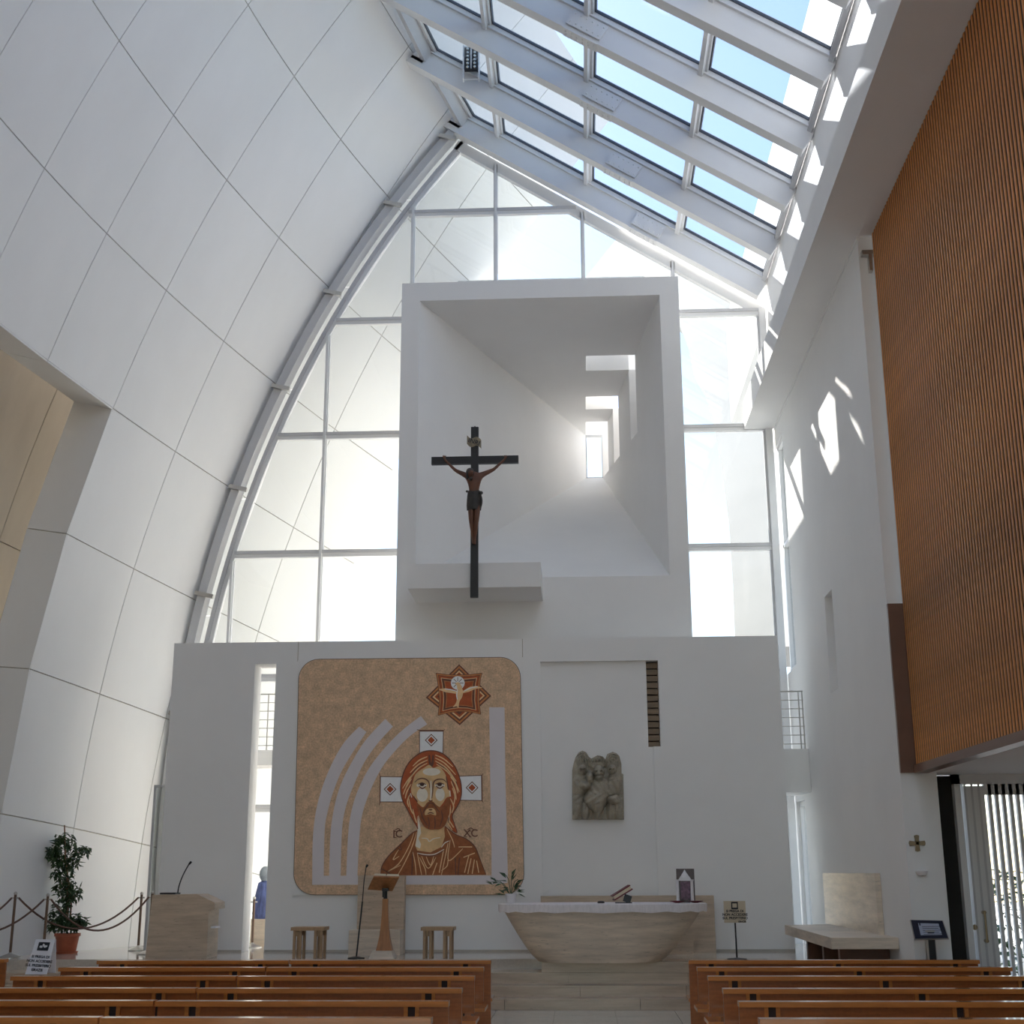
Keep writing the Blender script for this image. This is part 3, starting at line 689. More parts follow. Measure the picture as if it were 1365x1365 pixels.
p = at(681, 1196, Y=ay+.42); rnd = random.Random(3)
root = empty('potted_plant', (p.x, p.y, AZ), 'small green plant in a white pot on the left end of the altar', 'plant')
b = MB(); b.lathe([(.055, 0), (.075, .12), (.08, .125), (.07, .125), (.068, .11)], (p.x, p.y, AZ), 18); b.build('pot', M['ceramic'], root, smooth=40)
b = MB()
for (dx, dz) in ((-.27, .26), (-.19, .22), (-.06, .3), (.02, .33), (.1, .25), (.12, .12), (-.12, .1)): b.tube([(p.x, p.y, AZ+.1), (p.x+dx*.5, p.y-.03, AZ+.1+dz*.7), (p.x+dx, p.y-.05, AZ+.06+dz)], .005, 5)
b.build('stem', M['leaf2'], root)
b = MB()
for (dx, dz) in ((-.27, .26), (-.19, .22), (-.06, .3), (.02, .33), (.1, .25), (.12, .12), (-.12, .1), (-.03, .18), (.06, .17)):
    for q in range(3): leaf(b, Vector((p.x+dx*rnd.uniform(.6, 1), p.y-.04, AZ+.04+dz*rnd.uniform(.7, 1.05))), Vector((math.copysign(1, dx)*rnd.uniform(.2, 1), rnd.uniform(-.8, .3), rnd.uniform(-.2, .9))), .12, rnd, .5)
tag(b.build('foliage', M['leaf2'], root), kind='stuff')
# missal on its stand
p = at(830, 1197, Y=ay+.3); root = empty('missal', (p.x, p.y, AZ), 'open red book with cream pages leaning on a stand on the altar', 'book')
def slab(b, c, ux, uy, uz, hx, hy, hz):
    c, ux, uy, uz = (Vector(v) for v in (c, ux, uy, uz)); ux = ux.normalized()*hx; uy = uy.normalized()*hy; uz = uz.normalized()*hz
    return b.hexa([c-ux-uy-uz, c+ux-uy-uz, c+ux+uy-uz, c-ux+uy-uz, c-ux-uy+uz, c+ux-uy+uz, c+ux+uy+uz, c-ux+uy+uz])
ux = Vector((.86, .1, .5)); uy = Vector((-.1, 1, 0)); uz = ux.cross(uy)
c0 = Vector((p.x, p.y+.05, AZ+.11))
b = MB(); slab(b, c0, ux, uy, uz, .14, .12, .008); b.build('cover', M['book'], root)
b = MB(); slab(b, c0+uz.normalized()*.027, ux, uy, uz, .13, .112, .018); b.build('pages', M['page'], root)
b = MB(); slab(b, c0+uz.normalized()*.055, ux, uy, uz, .138, .118, .006); b.build('cover', M['book'], root)
b = MB(); b.bar((p.x-.1, p.y, AZ+.005), (p.x+.12, p.y, AZ+.005), .2, .01); b.bar((p.x+.05, p.y+.05, AZ+.01), (p.x+.08, p.y+.06, AZ+.1), .1, .012, (0, 1, 0)); b.build('stand', M['black'], root)
p = at(801, 1197, Y=ay+.3); b = MB(); b.lathe([(.045, 0), (.05, .012), (.04, .025), (.012, .03)], (p.x, p.y, AZ), 14)
o = b.build('boundary_microphone', M['black'], None, smooth=40, origin=(p.x, p.y, AZ)); tag(o, 'small flat black microphone base lying on the altar cloth', 'microphone')
# icon with little temple front
p = at(914, 1196, Y=ay+.45); root = empty('icon', (p.x, p.y, AZ), 'small painted icon framed by a white temple front on the altar', 'icon')
hh = at(914, 1158, Y=ay+.45).z-AZ; hw = .125
b = MB(); b.box(p.x-.11, p.x+.13, p.y+.05, p.y+.07, AZ, AZ+hh); b.build('back_board', mat('icon_board', (.10, .07, .07), .4, .3, 9), root)
b = MB(); b.box(p.x-.06, p.x+.07, p.y+.03, p.y+.05, AZ+.04, AZ+hh*.62); b.build('painting', mat('icon_painting', (.16, .08, .13), .4, .7, 22), root)
for x in (-.1, .09):
    b = MB(); b.lathe([(.03, 0), (.022, .03), (.02, hh*.62), (.03, hh*.68)], (p.x+x, p.y+.02, AZ), 12); b.build('column', M['ceramic'], root, smooth=40)
b = MB(); n_ = 10; pts = [Vector((p.x-.09+.18*i/n_, p.y+.0, AZ+hh*.66+.09*math.sin(math.pi*i/n_)*1.0)) for i in range(n_+1)]; b.extrude(pts+[Vector((p.x+.06, p.y, AZ+hh*.64)), Vector((p.x-.06, p.y, AZ+hh*.64))], (0, .04, 0))
b.lathe([(.05, hh*.74), (.045, hh*.82), (.02, hh*.9), (.004, hh*.97)], (p.x, p.y+.03, AZ), 12); b.build('canopy', M['ceramic'], root, smooth=40)
for i, x in enumerate((-.12, .12)):
    q = Vector((p.x+x, p.y-.12, AZ)); b = MB(); b.lathe([(.03, 0), (.095, .02), (.1, .026), (.09, .026), (.02, .012)], q, 18)
    o = b.build('dish', M['ceramic'] if 0 else M['book'], None, smooth=40, origin=q); tag(o, 'small dark red dish on the altar, %s of the icon' % ('at the left foot', 'at the right foot')[i], 'dish', 'dishes before the icon')

# ------------------------------------------------------------------ travertine furniture
YS = 20.22
a0 = at(721, 1230, Y=YS).x; a1 = at(953, 1230, Y=YS).x; zt_ = at(880, 1194, Y=YS).z
root = empty('stone_bench', ((a0+a1)/2, YS, FZ), 'long low travertine bench back against the wall behind the altar', 'bench')
b = MB(); b.box(a0, a1, YS, YW-.01, FZ, zt_); b.build('back', M['travertine'], root)
b = MB(); b.box(a0+.1, a1-.35, YS-.35, YS-.002, FZ, FZ+.42); b.build('seat', M['travertine'], root)
ys = 19.75
c0, c1, c2 = at(472, 1200, Y=ys).x, at(535, 1200, Y=ys).x, at(466, 1260, Y=ys).x; zt_ = at(505, 1167, Y=ys).z; zm = at(505, 1240, Y=ys).z
root = empty('stone_chair', ((c0+c1)/2, ys, FZ), 'tall travertine celebrant seat behind the wooden lectern', 'chair')
b = MB(); b.box(c0, c1, ys+.3, ys+.5, FZ, zt_); b.build('back', M['travertine'], root)
b = MB(); b.box(c2, c1, ys-.1, ys+.299, FZ, zm); b.build('seat', M['travertine_light'], root)
# ambo, seen from its side
ya = 18.95
pts = [(193, 1284), (203, 1193), (263, 1192), (286, 1203), (286, 1212), (278, 1213), (275, 1284)]
pr_ = [at(x, y, Y=ya) for x, y in pts]; pr_[0].z = pr_[-1].z = FZ
root = empty('ambo', (pr_[0].x+.45, ya, FZ), 'travertine ambo with a projecting slanted top beside the rope barrier', 'lectern')
b = MB(); b.extrude(pr_, (0, .55, 0)); b.build('body', M['travertine'], root)
b = MB(); q0 = at(193, 1225, Y=ya+.6); b.box(pr_[0].x-.06, pr_[0].x+.02, ya+.57, ya+.7, FZ, at(193, 1216, Y=ya+.6).z); b.build('rear_slab', M['travertine_light'], root)
q = at(280, 1236, Y=ya+.2); b = MB(); b.box(pr_[-2].x-.02, pr_[-2].x+.07, ya+.15, ya+.4, q.z-.012, q.z+.012); b.build('shelf', M['paper'], root)
b = MB(); q = at(228, 1192, Y=ya+.25); b.box(q.x-.13, q.x+.09, ya+.15, ya+.4, q.z, q.z+.022)
q1 = at(237, 1190, Y=ya+.25); q2 = at(252, 1152, Y=ya+.25); root2 = empty('gooseneck_microphone', (q1.x, ya+.25, q.z), 'black gooseneck microphone on the travertine ambo', 'microphone')
b.build('base', M['black'], root2)
pp = [Vector((q1.x+(q2.x-q1.x)*(t**1.7), ya+.25, q.z+.02+(q2.z-q.z-.02)*t)) for t in [k/10 for k in range(11)]]
b = MB(); b.tube(pp, .009, 7); b.build('neck', M['black'], root2, smooth=60); b = MB(); b.tube([pp[-1], pp[-1]+Vector((.03, 0, .035))], [.014, .017], 8); b.build('head', M['black'], root2)
# wooden lectern with open book
p = on_floor(511, 1277); yl = p.y
root = empty('wooden_lectern', (p.x, yl, FZ), 'wooden reading stand with a flared column on a pale stone base', 'lectern')
def zy(py, px=511): return at(px, py, Y=yl).z
mpx = at(511, 1200, Y=yl).x-at(510, 1200, Y=yl).x
b = MB(); z0, z1 = FZ, zy(1267)
b.hexa([(p.x-17*mpx, yl-.17, z0), (p.x+16*mpx, yl-.17, z0), (p.x+16*mpx, yl+.17, z0), (p.x-17*mpx, yl+.17, z0), (p.x-13*mpx, yl-.13, z1), (p.x+12*mpx, yl-.13, z1), (p.x+12*mpx, yl+.13, z1), (p.x-13*mpx, yl+.13, z1)]); b.build('base', M['travertine_light'], root)
b = MB(); prof = [(11, 1267), (9, 1258), (7, 1248), (5.6, 1236), (4.6, 1222), (4, 1208), (4, 1198)]
vs = []; 
for w_, py in prof:
    h_ = w_*mpx*.95; z = zy(py); x = p.x+1.3*mpx; vs += [(x-h_, yl-h_*.7, z), (x+h_, yl-h_*.7, z), (x+h_, yl+h_*.7, z), (x-h_, yl+h_*.7, z)]
m_ = len(prof); b.add(vs, [(i*4+k, i*4+(k+1) % 4, i*4+4+(k+1) % 4, i*4+4+k) for i in range(m_-1) for k in range(4)]+[(3, 2, 1, 0), tuple((m_-1)*4+k for k in range(4))]); b.build('column', M['lectern_wood'], root)
b = MB(); b.tube([(p.x+mpx, yl, zy(1199)), (p.x+mpx, yl, zy(1186))], .028, 10); b.box(p.x-3*mpx, p.x+5*mpx, yl-.05, yl+.05, zy(1188), zy(1184)); b.box(p.x-2*mpx, p.x+.5*mpx, yl-.08, yl-.05, zy(1196), zy(1188)); b.build('hinge', M['black'], root)
dk = [at(490, 1186, Y=yl+.1), at(523, 1188, Y=yl+.1), at(532, 1170, Y=yl-.14), at(498, 1169, Y=yl-.14)]
b = MB(); b.extrude(dk, (0, .012, .018)); b.build('desk', M['lectern_wood'], root)
root2 = empty('open_book', (p.x, yl, dk[0].z+.03), 'open book lying on the wooden reading stand', 'book')
cn_ = sum(dk, Vector())/4
for sgn, nm in ((0, 'left'), (1, 'right')):
    e0 = dk[0].lerp(dk[1], .5*sgn+.02).lerp(cn_, .04); e1 = dk[0].lerp(dk[1], .5*sgn+.48).lerp(cn_, .04); e2 = dk[3].lerp(dk[2], .5*sgn+.48); e3 = dk[3].lerp(dk[2], .5*sgn+.02)
    b = MB(); b.extrude([v+Vector((0, .014, .02)) for v in (e0, e1, e2, e3)], (0, .015, .026)); b.build('page_block', M['page'], root2)
# microphone stand
pa = on_floor(437+39, 1280); pa = at(476, 1276, Y=yl-.15); pb = at(488, 1156, Y=yl-.15); fz = Vector((pa.x-.01, yl-.15, FZ))
root = empty('microphone_stand', fz, 'thin black microphone stand leaning beside the wooden reading stand', 'microphone')
b = MB(); b.lathe([(.12, 0), (.12, .015), (.03, .03)], fz, 18); b.build('base', M['black'], root, smooth=40)
mid = fz.lerp(pb, .62); b = MB(); b.tube([fz+Vector((0, 0, .02)), mid], .011, 7); b.build('pole', M['black'], root)
b = MB(); b.tube([mid, mid.lerp(pb, .6)+Vector((-.008, 0, 0)), pb], .007, 6); b.build('neck', M['black'], root); b = MB(); b.tube([pb, pb+Vector((.02, 0, .035))], [.013, .016], 8); b.build('head', M['black'], root)
# stools
def stool(px0, px1, pyt, label):
    g = on_floor((px0+px1)/2, 1277); ysn = g.y; x0, x1 = at(px0, pyt, Y=ysn).x, at(px1, pyt, Y=ysn).x; zt_ = at((px0+px1)/2, pyt, Y=ysn).z
    root = empty('stool', ((x0+x1)/2, ysn, FZ), label, 'stool', 'wooden stools before the altar wall')
    b = MB(); b.box(x0, x1, ysn-.02, ysn+.34, zt_-.045, zt_); b.build('seat', M['stool'], root)
    for xx in (x0+.03, x1-.15):
        for yy in (ysn+.01, ysn+.27):
            b = MB(); b.box(xx, xx+.035, yy, yy+.05, FZ, zt_-.045); b.box(xx+.085, xx+.12, yy, yy+.05, FZ, zt_-.045); b.build('leg', M['stool'], root)
        b = MB(); b.box(xx+.04, xx+.08, ysn+.02, ysn+.31, zt_-.12, zt_-.045); b.build('stretcher', M['stool'], root)
    return root
stool(388, 433, 1236, 'small wooden stool left of the wooden reading stand')
stool(561, 605, 1236, 'small wooden stool between the reading stand and the altar')
# right bench along the side wall
zb_ = at(1108, 1250, Y=16.0).z; xb0 = at(1108, 1250, Y=16.0).x; far = at(1046, 1233, Z=zb_)
root = empty('travertine_bench', (3.2, 17, FZ), 'travertine bench with a tall backrest along the white side wall', 'bench')
b = MB(); poly = [Vector((xb0, 16.0, zb_)), Vector((XWR-.005, 16.0, zb_)), Vector((XWR-.005, far.y+.3, zb_)), Vector((far.x, far.y, zb_))]
b.extrude(poly, (0, 0, -.125)); b.build('seat', M['travertine_light'], root)
b = MB(); b.box(XWR-.07, XWR-.004, 16.72, 20.3, zb_, at(1174, 1164, X=XWR).z); b.build('backrest', M['travertine_light'], root)
for y in (16.5, 17.6, 18.8):
    b = MB(); b.box(xb0+.18, XWR-.01, y, y+.12, FZ, zb_-.125); b.build('support', M['brown_panel'], root)

# ------------------------------------------------------------------ signs
def text_mesh(s_, size, name, material, parent, mw, bold=0.0):
    cu = bpy.data.curves.new(name, 'FONT'); cu.body = s_; cu.size = size; cu.align_x = 'CENTER'; cu.align_y = 'CENTER'; cu.extrude = .0012; cu.offset = bold
    tmp = bpy.data.objects.new(name, cu); COL.objects.link(tmp)
    dg = bpy.context.evaluated_depsgraph_get(); me = bpy.data.meshes.new_from_object(tmp.evaluated_get(dg))
    bpy.data.objects.remove(tmp); bpy.data.curves.remove(cu); me.materials.clear(); me.materials.append(material)
    o = bpy.data.objects.new(name, me); COL.objects.link(o); o.parent = parent
    o.matrix_local = Matrix.Translation(-wloc(parent)) @ mw
    return o
def face_matrix(c, ux, uz):                             # text plane: x along ux, y along uz
    ux = Vector(ux).normalized(); uz = Vector(uz).normalized(); n = ux.cross(uz).normalized()
    return Matrix(((ux.x, uz.x, n.x, c[0]), (ux.y, uz.y, n.y, c[1]), (ux.z, uz.z, n.z, c[2]), (0, 0, 0, 1)))
LINES = ['SI PREGA DI', 'NON ACCEDERE', 'SUL PRESBITERIO', 'GRAZIE']
g = at(48, 1299, Z=.402); yq = g.y
x0, x1 = at(34, 1290, Y=yq).x, at(63, 1290, Y=yq).x; zt_ = at(52, 1253, Y=yq).z; cx = (x0+x1)/2
root = empty('floor_sign', (cx, yq, .402), 'white A-frame floor sign with four lines of black text at the left', 'sign')
tl = Vector((.35, 0, 0)); hgt = zt_-.402
uz = Vector((.04, .14, hgt)).normalized(); ux = Vector((1, .0, -.03)).normalized()
for nm, sg in (('front_board', 1), ('rear_board', -1)):
    b = MB(); q0 = Vector((cx, yq if sg > 0 else yq+.3, .402)); q1 = Vector((cx+.035, yq+.14 if sg > 0 else yq+.16, zt_))
    w2_ = (x1-x0)/2
    b.hexa([q0+Vector((-w2_, 0, 0)), q0+Vector((w2_, 0, 0)), q0+Vector((w2_, .015, 0)), q0+Vector((-w2_, .015, 0)), q1+Vector((-w2_*.9, 0, 0)), q1+Vector((w2_*.9, 0, 0)), q1+Vector((w2_*.9, .015, 0)), q1+Vector((-w2_*.9, .015, 0))]); b.build(nm, M['paper'], root)
def spot(t): return Vector((cx+.035*t, yq+.14*t-.004, .402+hgt*t))
for k, s_ in enumerate(LINES): text_mesh(s_, .046, 'lettering', M['ink'], root, face_matrix(spot(.5-.125*k), ux, uz), .0012)
b = MB(); c_ = spot(.80); b.hexa([c_+ux*sx*.075+uz*sz*.055+Vector((0, dy, 0)) for dy in (-.002, .001) for sx, sz in ((-1, -1), (1, -1), (1, 1), (-1, 1))]); pg = b.build('pictogram', M['ink'], root)
b = MB()
for (dx, dz, rx, rz) in ((-.03, -.008, .022, .02), (0, .012, .016, .024), (.022, -.004, .02, .022), (.045, .004, .008, .016)):
    q = c_+ux*dx+uz*dz+Vector((0, -.004, 0)); b.ball(q, (rx, .002, rz), 10, 6)
b.build('pictogram_hands', M['paper'], root)
# standing sign at right
g = on_floor(985, 1279); yq = g.y; g = Vector((at(983, 1290, Y=yq).x, yq, FZ))
root = empty('standing_sign', g, 'cream notice on a thin pole between altar and side bench', 'sign')
bl, br, zt_, zb2 = at(965, 1216, Y=yq).x, at(994, 1216, Y=yq).x, at(980, 1201, Y=yq).z, at(980, 1230, Y=yq).z
b = MB(); b.box(bl, br, yq-.008, yq+.008, zb2, zt_); b.build('board', M['paper_cream'], root)
b = MB(); b.tube([g, (at(980, 1230, Y=yq).x, yq+.012, zb2+.1)], .011, 8); b.build('pole', M['black'], root)
b = MB(); b.lathe([(.13, 0), (.13, .012), (.02, .025)], g, 18); b.build('base', M['black'], root, smooth=40)
cx = (bl+br)/2; hb = zt_-zb2
for k, s_ in enumerate(LINES): text_mesh(s_, .044 if k < 3 else .03, 'lettering', M['ink'], root, face_matrix((cx+(.09 if k == 3 else 0), yq-.0095, zt_-hb*(.47+.16*k)), (1, 0, 0), (0, 0, 1)), .0015)
b = MB(); cz = zt_-hb*.2; b.box(cx-.045, cx+.045, yq-.012, yq-.008, cz-.05, cz+.045); pg = b.build('pictogram', M['ink'], root)
b = MB(); b.box(cx-.03, cx+.03, yq-.014, yq-.012, cz-.03, cz+.025); b.build('pictogram_inset', M['paper_cream'], root)
# information panel on a post at right
ypn = 14.9
q = [at(1219, 1252, Y=ypn), at(1265, 1251, Y=ypn), at(1257, 1227, Y=ypn+.12), at(1213, 1226, Y=ypn+.12)]
c_ = sum(q, Vector())/4
root = empty('information_stand', (c_.x, ypn+.1, 0), 'tilted dark information panel with a white sheet on a steel post', 'sign')
nrm = (q[1]-q[0]).cross(q[3]-q[0]).normalized()
b = MB(); b.extrude(q, -nrm*.02); b.build('frame', M['steel'], root)
def inset(k, d): return [c_+(v-c_)*k+nrm*d for v in q]
b = MB(); b.extrude(inset(.95, .0), nrm*.003); b.build('panel', mat('navy_panel', (.02, .022, .04), .3, .1), root)
b = MB(); b.extrude([c_+((v-c_)*.62+(q[1]-q[0])*.02)+nrm*.003 for v in q], nrm*.002); b.build('sheet', mat('grey_sheet', (.42, .45, .55), .5, .05), root)
b = MB()
e1 = (q[1]-q[0]).normalized(); e2 = (q[3]-q[0]).normalized()
for k in range(5):
    m0 = c_+e2*(.03-.022*k)+nrm*.0055; b.bar(m0-e1*.07, m0+e1*(.13-.03*(k % 2)), .001, .005, e2)
m0 = c_-e1*.1+e2*.06+nrm*.0055; b.bar(m0-e1*.02, m0+e1*.02, .001, .03, e2); b.build('print', M['ink'], root)
xp = at(1241, 1270, Y=ypn+.08).x
b = MB(); b.box(xp-.05, xp+.05, ypn+.04, ypn+.1, 0, c_.z-.01); b.build('post', M['steel'], root); b = MB(); b.box(xp-.03, xp+.04, ypn+.03, ypn+.04, 0, c_.z-.03); b.build('post_inset', M['black'], root)
# small bronze cross and bowl on the pier
YP = 15.3
cx, cz = at(1222, 1124, Y=YP).x, at(1222, 1124, Y=YP).z; mm = at(1223, 1124, Y=YP).x-cx
b = MB()
for d in ((0, 1), (0, -1), (1, 0), (-1, 0)):
    t = Vector((d[0], 0, d[1])); s_ = Vector((-d[1], 0, d[0])); ctr = Vector((cx, YP-.03, cz))
    b.extrude([ctr-s_*2*mm, ctr+t*10*mm-s_*3.2*mm, ctr+t*11*mm, ctr+t*10*mm+s_*3.2*mm, ctr+s_*2*mm], (0, .028, 0))
o = b.build('wall_cross', M['brass'], None, origin=(cx, YP, cz)); tag(o, 'small bronze cross with flared arms on the white pier', 'cross')
q = at(1227, 1161, Y=YP); b = MB(); b.lathe([(.03, -.05), (.055, -.03), (.065, .0), (.055, .0), (.04, -.025)], (q.x, YP-.05, q.z), 16)
o = b.build('wall_bowl', M['ceramic'], None, smooth=40, origin=(q.x, YP-.05, q.z)); tag(o, 'tiny white bowl fixed to the pier below the bronze cross', 'bowl')

# ------------------------------------------------------------------ rope barrier and ficus
def stanchion(px, pyb, pyt, label):
    g = on_floor(px, pyb); zt_ = at(px+2, pyt, Y=g.y).z
    root = empty('stanchion', g, label, 'stanchion', 'stanchions of the rope barrier')
    b = MB(); b.lathe([(.15, 0), (.15, .012), (.09, .04), (.03, .06), (.02, .075)], g, 20); b.build('base', M['steel'], root, smooth=40)
    b = MB(); b.tube([g+Vector((0, 0, .05)), (g.x, g.y, zt_)], .019, 10); b.build('post', M['post'], root, smooth=60)
    b = MB(); b.ball((g.x, g.y, zt_+.01), .027, 10, 6); b.tube([(g.x-.05, g.y, zt_-.05), (g.x+.05, g.y, zt_-.05)], .012, 8); b.build('cap', M['steel'], root, smooth=60)
    return Vector((g.x, g.y, zt_-.05))
PA = stanchion(13, 1277, 1192, 'rope barrier stanchion at the far left edge')
PB = stanchion(57, 1276, 1194, 'rope barrier stanchion behind the white floor sign')
PC = stanchion(184, 1267, 1192, 'rope barrier stanchion between the ficus and the ambo')
PD = stanchion(198, 1272, 1191, 'rope barrier stanchion half hidden behind the ambo')
PE = stanchion(336, 1263, 1198, 'slim stanchion seen through the slot in the altar wall')
def rope(a, c, sag, label):
    pts = [a.lerp(c, t)-Vector((0, 0, sag*4*t*(1-t))) for t in [k/20 for k in range(21)]]
    b = MB(); b.tube(pts, .014, 7); o = b.build('barrier_rope', M['rope'], None, smooth=60, origin=tuple(a)); tag(o, label, 'rope', 'ropes of the barrier')
rope(PA+Vector((.05, 0, 0)), PC+Vector((-.05, 0, 0)), .44, 'dark rope sagging from the leftmost stanchion past the ficus')
rope(PB+Vector((.05, 0, 0)), PD+Vector((-.05, 0, 0)), .45, 'dark rope sagging lowest in front of the ficus toward the ambo')
rope(PB+Vector((-.05, 0, 0)), PB+Vector((-1.5, -.8, 0)), .45, 'dark rope running left out of view from the floor sign stanchion')
rope(PA+Vector((-.05, 0, 0)), PA+Vector((-.9, -1.0, 0)), .35, 'short end of dark rope at the very left edge')
g = on_floor(88, 1271); yf = g.y; mpx = at(89, 1200, Y=yf).x-at(88, 1200, Y=yf).x
root = empty('potted_ficus', g, 'tall ficus in a terracotta pot behind the rope barrier', 'plant')
hp = 25*mpx
b = MB(); b.lathe([(11*mpx, 0), (12*mpx, .02), (15*mpx, hp*.85), (16.5*mpx, hp*.86), (16.5*mpx, hp), (15*mpx, hp), (14.5*mpx, hp*.9)], g, 24); b.build('pot', M['terracotta'], root, smooth=35)
b = MB(); b.lathe([(14*mpx, 0), (15*mpx, .03), (13.5*mpx, .03)], g, 24); b.build('saucer', M['terracotta'], root, smooth=35)
b = MB(); b.lathe([(14.4*mpx, hp*.85), (14.4*mpx, hp*.92)], g, 20); b.build('soil', M['soil'], root)
def fp(px, py, dy=0): v = at(px, py, Y=yf+dy); return v
b = MB(); b.tube([fp(89, 1238), fp(91, 1200), fp(90, 1170), fp(87, 1140), fp(86, 1100)], [.022, .02, .018, .014, .01], 8); b.tube([fp(92, 1240), fp(95, 1205), fp(91, 1170)], [.015, .013, .01], 7)
for e in ((70, 1138), (112, 1132), (78, 1172), (104, 1190), (75, 1205), (110, 1225), (68, 1228)): b.tube([fp(89, min(1232, e[1]+14)), fp(e[0], e[1])], [.01, .005], 5)
b.build('trunk', M['bark'], root, smooth=60)
rnd = random.Random(11); b = MB()
CL = [(86, 1122, 14, 12, 120), (70, 1137, 12, 9, 85), (64, 1134, 7, 6, 40), (78, 1145, 12, 10, 90), (106, 1134, 12, 6, 55), (114, 1131, 6, 4, 24), (102, 1142, 7, 7, 30), (93, 1150, 12, 9, 80), (83, 1165, 13, 9, 90), (88, 1177, 10, 8, 60), (98, 1188, 11, 9, 85), (80, 1186, 8, 8, 45), (84, 1204, 12, 8, 70), (92, 1196, 9, 7, 40), (77, 1222, 13, 11, 100), (96, 1227, 18, 10, 150), (88, 1233, 18, 8, 110), (108, 1229, 9, 6, 50), (72, 1233, 7, 7, 35)]
for px, py, rx, ry, n_ in CL:
    for _ in range(int(n_*1.1)):
        a_ = rnd.uniform(0, 2*math.pi); rr = math.sqrt(rnd.random())
        c_ = fp(px+rx*rr*math.cos(a_), py+ry*rr*math.sin(a_), rnd.uniform(-1, 1)*rx*mpx*.8)
        leaf(b, c_, Vector((rnd.uniform(-1, 1), rnd.uniform(-1, 1), rnd.uniform(-1.1, .35))), rnd.uniform(.07, .12), rnd, .45)
tag(b.build('foliage', M['leaf'], root), kind='stuff')
# shrub outside the slit door
rnd = random.Random(5); g = Vector((5.9, 18.3, -.35)); root = empty('shrub', g, 'dark leafy shrub outside, seen through the door slits', 'plant')
b = MB(); b.tube([g, g+Vector((0, 0, 1.6))], [.05, .02]); b.build('trunk', M['bark'], root)
b = MB()
for _ in range(900):
    v = Vector((rnd.uniform(-1, 1), rnd.uniform(-.8, .8), rnd.uniform(.3, 2.0))); leaf(b, g+v, Vector((rnd.uniform(-1, 1), rnd.uniform(-1, 1), rnd.uniform(-.6, .6))), rnd.uniform(.1, .18), rnd, .5)
tag(b.build('foliage', M['leaf'], root), kind='stuff')

# ------------------------------------------------------------------ mural (flat print on a stone board)
YM = YW-.05
def smooth_line(pts, n=6, closed=False):
    out = []; m = len(pts)
    rng = range(m if closed else m-1)
    for i in rng:
        p0 = pts[(i-1) % m] if closed or i > 0 else pts[i]; p1 = pts[i]; p2 = pts[(i+1) % m]; p3 = pts[(i+2) % m] if closed or i < m-2 else p2
        for k in range(n):
            t = k/n; out.append(tuple(.5*((2*p1[j])+(-p0[j]+p2[j])*t+(2*p0[j]-5*p1[j]+4*p2[j]-p3[j])*t*t+(-p0[j]+3*p1[j]-3*p2[j]+p3[j])*t**3) for j in (0, 1)))
    if not closed: out.append(tuple(pts[-1]))
    return out
c1_ = lambda L: [(370+x*.2564, 850+y*.2564) for x, y in L]        # tracings are noted in the units of each study sketch
c2_ = lambda L: [(480+x*.1465, 970+y*.1465) for x, y in L]
c4_ = lambda L: [(550+x*.10989, 870+y*.10989) for x, y in L]
c8_ = lambda L: [(530+x*.0879, 980+y*.0879) for x, y in L]
def shape(b, L, lay, closed_smooth=False, n=5):
    L = smooth_line(L, n, True) if closed_smooth else L
    y = YM-.0012*lay; b.extrude([at(px, py, Y=y) for px, py in L], (0, .001, 0))
def stroke(b, L, wd, lay, sm=True):
    L = smooth_line(L, 5) if sm and len(L) > 2 else L; y = YM-.0012*lay; lft = []; rgt = []; m = len(L)
    for i, p in enumerate(L):
        a = L[max(0, i-1)]; c = L[min(m-1, i+1)]; dx, dy = c[0]-a[0], c[1]-a[1]; d = math.hypot(dx, dy) or 1
        w_ = wd/2*(1 if m < 3 else (.35+.65*math.sin(math.pi*(.08+.84*i/(m-1)))))
        lft.append((p[0]-dy/d*w_, p[1]+dx/d*w_)); rgt.append((p[0]+dy/d*w_, p[1]-dx/d*w_))
    vs = [at(*p, Y=y) for p in lft]+[at(*p, Y=y) for p in rgt]
    b.add(vs, [(i, i+1, m+i+1, m+i) for i in range(m-1)])
def paint(name, col, var=.08, scale=12): return mat(name, col, .7, var, scale)
mr = empty('mural', at(545, 1192, Y=YM), 'large beige mural of a bearded icon figure with arched white bands and a dove star', 'mural')
b = MB(); b.extrude([at(px, py, Y=YW-.032) for px, py in ((397, 880), (697, 876), (699.5, 1193), (388, 1193))], (0, .029, 0)); b.build('backing_board', M['plaster'], mr)
def rounded(l0, r0, l1, r1, t0, t1, b0, rad):
    out = []
    cs = [((l0+rad, t0+rad), 180, 270), ((r0-rad, t1+rad), 270, 360), ((r1-rad, b0-rad), 0, 90), ((l1+rad, b0-rad), 90, 180)]
    for (cx, cy), a0, a1 in cs:
        for k in range(9): q = R(a0+(a1-a0)*k/8); out.append((cx+rad*math.cos(q), cy+rad*math.sin(q)))
    return out
b = MB(); pts = rounded(398.5, 693.5, 392, 698, 879, 876.5, 1192.5, 27)
b.extrude([at(px, py, Y=YM) for px, py in pts], (0, .017, 0))
M['mural_stone'] = mat('mural_stone', alb(118, 99, 80), .8, .2, 7, fine=.14, fscale=38)
b.build('stone_panel', M['mural_stone'], mr)
b = MB(); y = YM+.008
for i in range(len(pts)):
    a, c = at(*pts[i], Y=y), at(*pts[(i+1) % len(pts)], Y=y); b.bar(a, c, .016, .012, (0, 1, 0))
b.build('rim', mat('mural_rim', alb(58, 50, 48), .8, .1), mr)
M['band'] = mat('band_white', alb(122, 118, 119), .8, .03, 3)
